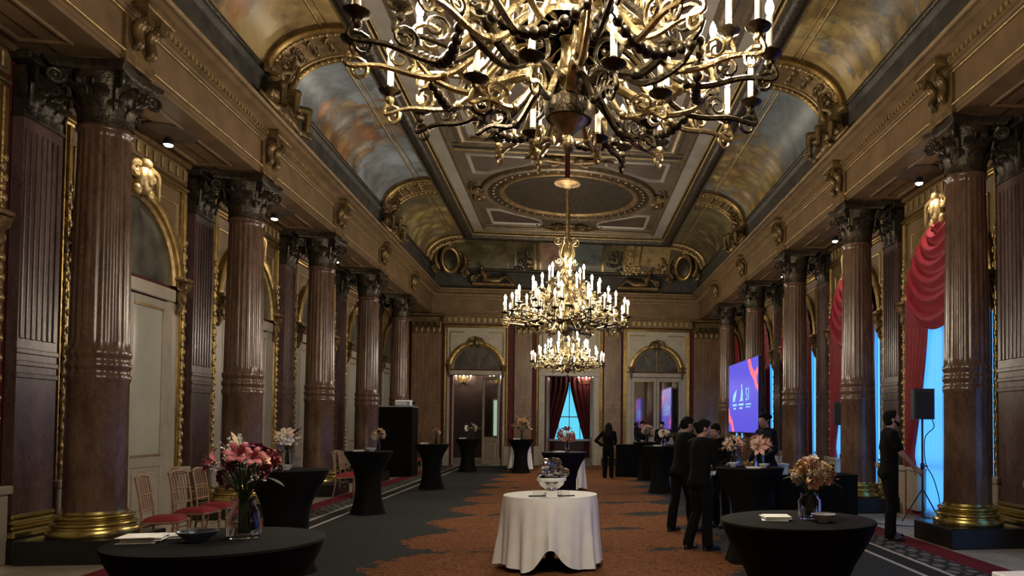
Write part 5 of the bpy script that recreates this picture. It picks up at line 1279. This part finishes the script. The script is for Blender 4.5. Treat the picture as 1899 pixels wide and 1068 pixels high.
for a in (-1, 1): MB().bbox(-.2, .2, a * .15 - .008, a * .15 + .008, .02, .17, .003).build('long_side', 'black_plastic', t); MB().bbox(a * .2 - .008, a * .2 + .008, -.14, .14, .02, .17, .003).build('short_side', 'black_plastic', t)
# ------------------------------------------------------------------ people (local frame: facing +y, right hand at +x)
def hand_mb(mb, wrist, direction, palm_n, side, curl=.5, r=1.):
    d = V(direction).normalized(); n = V(palm_n); n = (n - d * n.dot(d)).normalized(); sidev = d.cross(n) * side
    w_ = V(wrist)
    for q in (-.026, -.009, .009, .026): mb.cap(w_ + sidev * q * .7, w_ + d * .085 + sidev * q, .016, .0135, 8)
    for q, L in ((-.030, .072), (-.010, .080), (.010, .075), (.029, .058)):
        p0 = w_ + d * .082 + sidev * q; d1 = (d + n * curl * .6).normalized(); p1 = p0 + d1 * L * .42; d2 = (d + n * curl * 1.6).normalized(); p2 = p1 + d2 * L * .33; d3 = (d + n * curl * 2.8).normalized(); p3 = p2 + d3 * L * .25
        mb.cap(p0, p1, .0095, .009, 7); mb.cap(p1, p2, .009, .0082, 7); mb.cap(p2, p3, .0082, .007, 7)
    t0 = w_ + d * .022 - sidev * .026; t1 = t0 + (d * .6 - sidev * .75 + n * .25).normalized() * .045; t2 = t1 + (d * .85 - sidev * .25 + n * .4).normalized() * .034
    mb.cap(t0, t1, .0135, .0105, 7); mb.cap(t1, t2, .0105, .0085, 7)
def person(loc, rz, h, label, arms, legs=None, lean=0., head=(0., 0.), shirt='cloth_black', trousers='cloth_black', sleeves=True, hair='short', beard=False, voxel=.011, headoff=0., curl=.6, skirt=False, shoulder=.0):
    t = thing('person', label, 'person', loc, rz, 'people in the hall'); k = h / 1.75; M = Matrix.Scale(k, 4)
    legs = legs or {1: ((.10, .03, .50), (.11, 0, .085), 0.), -1: ((-.10, .03, .50), (-.11, 0, .085), 0.)}
    def T(p):                           # upper body leans forward about the hips
        p = V(p) - V((0, 0, .95)); return V((p.x, p.y * cos(lean) + p.z * sin(lean), p.z * cos(lean) - p.y * sin(lean) + .95))
    sh = {s: T((s * .178, -.005, 1.43)) for s in (1, -1)}; hip = {s: V((s * .088, 0, .92)) for s in (1, -1)}
    nb = T((0, -.01, 1.46)); hc = T((0, .03 + headoff, 1.635)); hy, hp = head
    HR = RZ(hy) @ RX(hp) @ RX(-lean * .4); HM = TR(hc) @ HR
    def torso(mb, g):
        sec = [(.84, .02, .02, 0), (.855, .12, .085, 0), (.90, .160, .112, -.005), (.96, .160, .112, -.004), (1.03, .146, .104, 0), (1.12, .142, .103, .004), (1.22, .153, .113, .007), (1.31, .163, .115, .003), (1.38, .158, .103, -.005), (1.44, .125, .080, -.012), (1.475, .07, .06, -.012), (1.48, .02, .02, -.01)]
        vs = []; n = 20
        for z, rx, ry, y in sec:
            for i in range(n): a = 2 * pi * i / n; vs.append(T((cos(a) * (rx + g), y + sin(a) * (ry + g), z + (g if z > 1.4 else -g if z < .9 else 0))))
        fs = [tuple(range(n))[::-1], tuple((len(sec) - 1) * n + i for i in range(n))] + [(j * n + i, j * n + (i + 1) % n, (j + 1) * n + (i + 1) % n, (j + 1) * n + i) for j in range(len(sec) - 1) for i in range(n)]
        mb.add(vs, fs)
        for s in (1, -1): mb.cap(T((s * .06, -.012, 1.455)), sh[s], .05 + g, .058 + g, 10); mb.ball(T((s * .075, .05, 1.30)), (.085 + g, .06 + g, .08), 10); mb.ball(V((s * .075, -.045, .90)), (.09 + g, .078 + g, .10), 10)
    def legs_mb(mb, g, flare=0.):
        for s in (1, -1):
            kn, an, _ = legs[s]; kn, an = V(kn), V(an)
            mb.cap(hip[s], kn, .088 + g, .058 + g, 12); mb.cap(kn, kn.lerp(an, .35) + V((0, -.012, 0)), .056 + g, .056 + g + flare * .3, 12); mb.cap(kn.lerp(an, .35) + V((0, -.012, 0)), an, .056 + g + flare * .3, .038 + g + flare, 12)
    def arms_mb(mb, g, fore=True):
        for s in (1, -1):
            el, wr = V(arms[s][0]), V(arms[s][1])
            e2 = el if fore else sh[s].lerp(el, .72)
            mb.cap(sh[s], e2, .056 + g, (.042 if fore else .05) + g, 10)
            if fore: mb.cap(el, el.lerp(wr, .35), .042 + g, .041 + g, 10); mb.cap(el.lerp(wr, .35), wr, .041 + g, .028 + g, 10)
    # body: one continuous skin surface
    mb = MB(); torso(mb, 0); legs_mb(mb, 0); arms_mb(mb, 0)
    mb.cap(nb, hc + HM.to_3x3() @ V((0, -.02, -.06)), .057, .052, 10)
    mb.ball((0, -.012, .025), (.076, .096, .092), 16, HM); mb.ball((0, .022, -.035), (.062, .070, .078), 14, HM); mb.ball((0, .052, -.082), (.034, .032, .026), 10, HM)
    mb.cap((0, .088, .012), (0, .106, -.026), .010, .015, 8, HM); mb.ball((0, .096, -.034), (.019, .014, .010), 8, HM)
    mb.ball((0, .078, -.060), (.026, .016, .008), 8, HM); mb.ball((0, .076, .032), (.052, .022, .012), 8, HM)
    for s in (1, -1): mb.ball((s * .078, -.008, -.008), (.011, .022, .032), 8, HM)
    for s in (1, -1):
        an = V(legs[s][1]); mb.cap(an, an + V((0, .12, -.05)), .036, .028, 8)
        el, wr = V(arms[s][0]), V(arms[s][1]); d = (wr - el).normalized(); hand_mb(mb, wr, arms[s][2] if len(arms[s]) > 2 else d, arms[s][3] if len(arms[s]) > 3 else (-s, .3, 0), s, curl)
    put('body', remesh(mb, 'body', 'skin', voxel, 2), t, M=M)
    mb = MB(); torso(mb, .014); arms_mb(mb, .011, sleeves); mb.cap(T((0, -.012, 1.43)), T((0, -.005, 1.475)), .085, .066, 12)
    put('shirt' if not sleeves else 'jacket', remesh(mb, 'shirt', shirt, voxel * 1.1, 9), t, M=M)
    mb = MB(); legs_mb(mb, .014, .022)
    for s in (1, -1): mb.ball(V((s * .075, -.04, .905)), (.105, .09, .11), 12)
    mb.ball((0, -.005, .94), (.172, .125, .09), 14)
    put('trousers', remesh(mb, 'trousers', trousers, voxel * 1.1, 3), t, M=M)
    for s in (1, -1):
        an = V(legs[s][1]); yaw = legs[s][2]; Q = TR((an.x, an.y, an.z - .085)) @ RZ(yaw); mb = MB()
        mb.ball((0, .115, .035), (.046, .085, .035), 12, Q); mb.ball((0, -.01, .045), (.038, .07, .045), 12, Q); mb.cap((0, -.01, .05), (0, .07, .06), .042, .036, 10, Q); mb.bbox(-.038, .038, -.07, .19, 0, .022, .008, Q)
        put('shoe', remesh(mb, 'shoe', 'shoe_black', .011, 2), t, M=M)
    mb = MB()
    mb.ball((0, -.022, .040), (.083, .100, .092), 16, HM); mb.ball((0, -.055, -.005), (.076, .062, .085), 12, HM); mb.ball((0, .04, .088), (.06, .05, .035), 10, HM)
    for s in (1, -1): mb.cap((s * .072, .0, .03), (s * .075, .012, -.01), .016, .01, 8, HM)
    if hair == 'long':
        for q in (-.06, -.02, .02, .06): mb.cap(HM @ V((q, -.075, .02)), T((q * 1.7, -.13, 1.30)), .045, .035, 10)
        for s in (1, -1): mb.cap(HM @ V((s * .078, -.03, .03)), T((s * .12, -.05, 1.36)), .03, .03, 8)
    elif hair == 'bun': mb.ball((0, -.125, .03), (.045, .045, .045), 10, HM)
    elif hair == 'tail': mb.cap(HM @ V((0, -.11, .03)), HM @ V((0, -.15, -.10)), .03, .018, 8); mb.ball((0, -.115, .03), .03, 8, HM)
    elif hair == 'curly':
        rn = random.Random(9)
        for i in range(26):
            a = rn.random() * 6.28; e = rn.uniform(.0, 1); mb.ball((.09 * cos(a) * (1 - e * .5), -.03 + .1 * sin(a) * (1 - e * .5) - .01, .03 + .085 * e), .034, 7, HM)
    put('hair', remesh(mb, 'hair', 'hair_black', .011, 1), t, M=M)
    if beard:
        mb = MB(); mb.ball((0, .055, -.088), (.042, .035, .030), 12, HM); mb.ball((0, .084, -.050), (.026, .012, .006), 8, HM)
        for s in (1, -1): mb.cap((s * .066, .01, -.03), (s * .045, .05, -.085), .014, .024, 8, HM)
        put('beard', remesh(mb, 'beard', 'hair_black', .009, 1), t, M=M)
    for s in (1, -1): put('eye', MB().ball((s * .03, .082, .012), (.012, .008, .007), 8, HM).mesh('eye', 'eye_white', True), t, M=M)
    return t
RELAX = {1: ((.235, -.02, 1.16), (.25, .06, .92)), -1: ((-.235, -.02, 1.16), (-.25, .06, .92))}
# man in black at the right, in profile, looking up, one arm reaching forward and down
person((4.53, 9.95, .012), -pi / 2 - .12, 1.81, 'man in black t-shirt and trousers looking up beside the right curtain',
       {1: ((.22, .10, 1.17), (.16, .30, .98), (0, .75, -.6), (-1, 0, 0)), -1: ((-.24, -.02, 1.16), (-.22, .10, .93))},
       {1: ((.10, .02, .50), (.12, -.03, .085), -.25), -1: ((-.10, .06, .50), (-.12, .06, .085), .2)}, .02, (0., .30), sleeves=False, beard=True, voxel=.009, curl=.45)
# standing couple and a third person behind them
person((1.72, 11.0, .012), -1.0, 1.72, 'person in dark clothes leaning to the group, left one of the couple',
       {1: ((.20, .14, 1.14), (.10, .36, 1.22), (-.1, .6, .7), (-1, 0, 0)), -1: ((-.20, .14, 1.14), (-.08, .36, 1.20), (.1, .6, .7), (1, 0, 0))},
       {1: ((.11, .10, .49), (.12, .14, .085), -.1), -1: ((-.10, -.02, .50), (-.10, -.10, .085), .1)}, .16, (-.1, -.15), hair='tail')
person((1.72, 9.38, .012), -1.0, 1.66, 'person in dark clothes with back to the camera, right one of the couple',
       {1: ((.22, .10, 1.12), (.16, .32, 1.10), (-.3, .9, .2), (-1, 0, 0)), -1: ((-.22, .06, 1.13), (-.16, .28, 1.06), (.3, .9, .1), (1, 0, 0))},
       {1: ((.11, .04, .50), (.14, .02, .085), -.25), -1: ((-.10, .05, .50), (-.12, -.10, .085), .2)}, .06, (-.35, -.12), hair='bun')
person((2.42, 11.4, .012), 2.3, 1.63, 'dark haired person behind the couple, facing them with a white cloth',
       {1: ((.22, .08, 1.13), (.12, .32, 1.06), (-.2, .9, 0), (0, 0, 1)), -1: ((-.22, .08, 1.13), (-.14, .32, 1.02), (.2, .9, 0), (0, 0, 1))}, None, .22, (0, -.2), hair='short')
ck = MB().grid(lambda u, v: ((u - .5) * .16 + .02 * sin(v * 7), .012 * sin(u * 14) * (1 - v), -.22 + .22 * v), 10, 8).build('serving_cloth', 'white_linen', None, True, (2.22, 11.12, 1.06), (0, 0, .6)); tag(ck, 'white serving cloth held by the person behind the couple', 'cloth')
ck.modifiers.new('solid', 'SOLIDIFY').thickness = .006
person((3.32, 12.0, .012), pi * .62, 1.80, 'tall curly haired person in navy standing before the big screen',
       {1: ((.24, .02, 1.15), (.20, .20, .98)), -1: ((-.24, .02, 1.15), (-.18, .22, 1.0))}, None, .05, (.2, -.15), shirt='cloth_navy', trousers='cloth_navy', hair='curly')
person((1.22, 22.1, .012), -.2, 1.65, 'long haired person in black with hand on hip before the far bar',
       {1: ((.22, .12, 1.14), (.12, .30, 1.05)), -1: ((-.40, -.05, 1.18), (-.19, .06, 1.02), (.8, .3, -.3), (0, -1, 0))}, None, .05, (0., -.1), hair='long', voxel=.014)
person((2.42, 24.2, .012), pi + .1, 1.72, 'barkeeper in black behind the far bar, left one',
       {1: ((.22, .12, 1.14), (.10, .34, 1.10)), -1: ((-.22, .12, 1.14), (-.12, .34, 1.08))}, None, .1, (0., -.25), hair='short', voxel=.015)
person((3.12, 24.4, .012), pi - .2, 1.70, 'barkeeper in black behind the far bar, right one',
       {1: ((.22, .12, 1.14), (.14, .34, 1.05)), -1: ((-.22, .12, 1.14), (-.12, .34, 1.05))}, None, .06, (0., -.2), hair='short', voxel=.015)
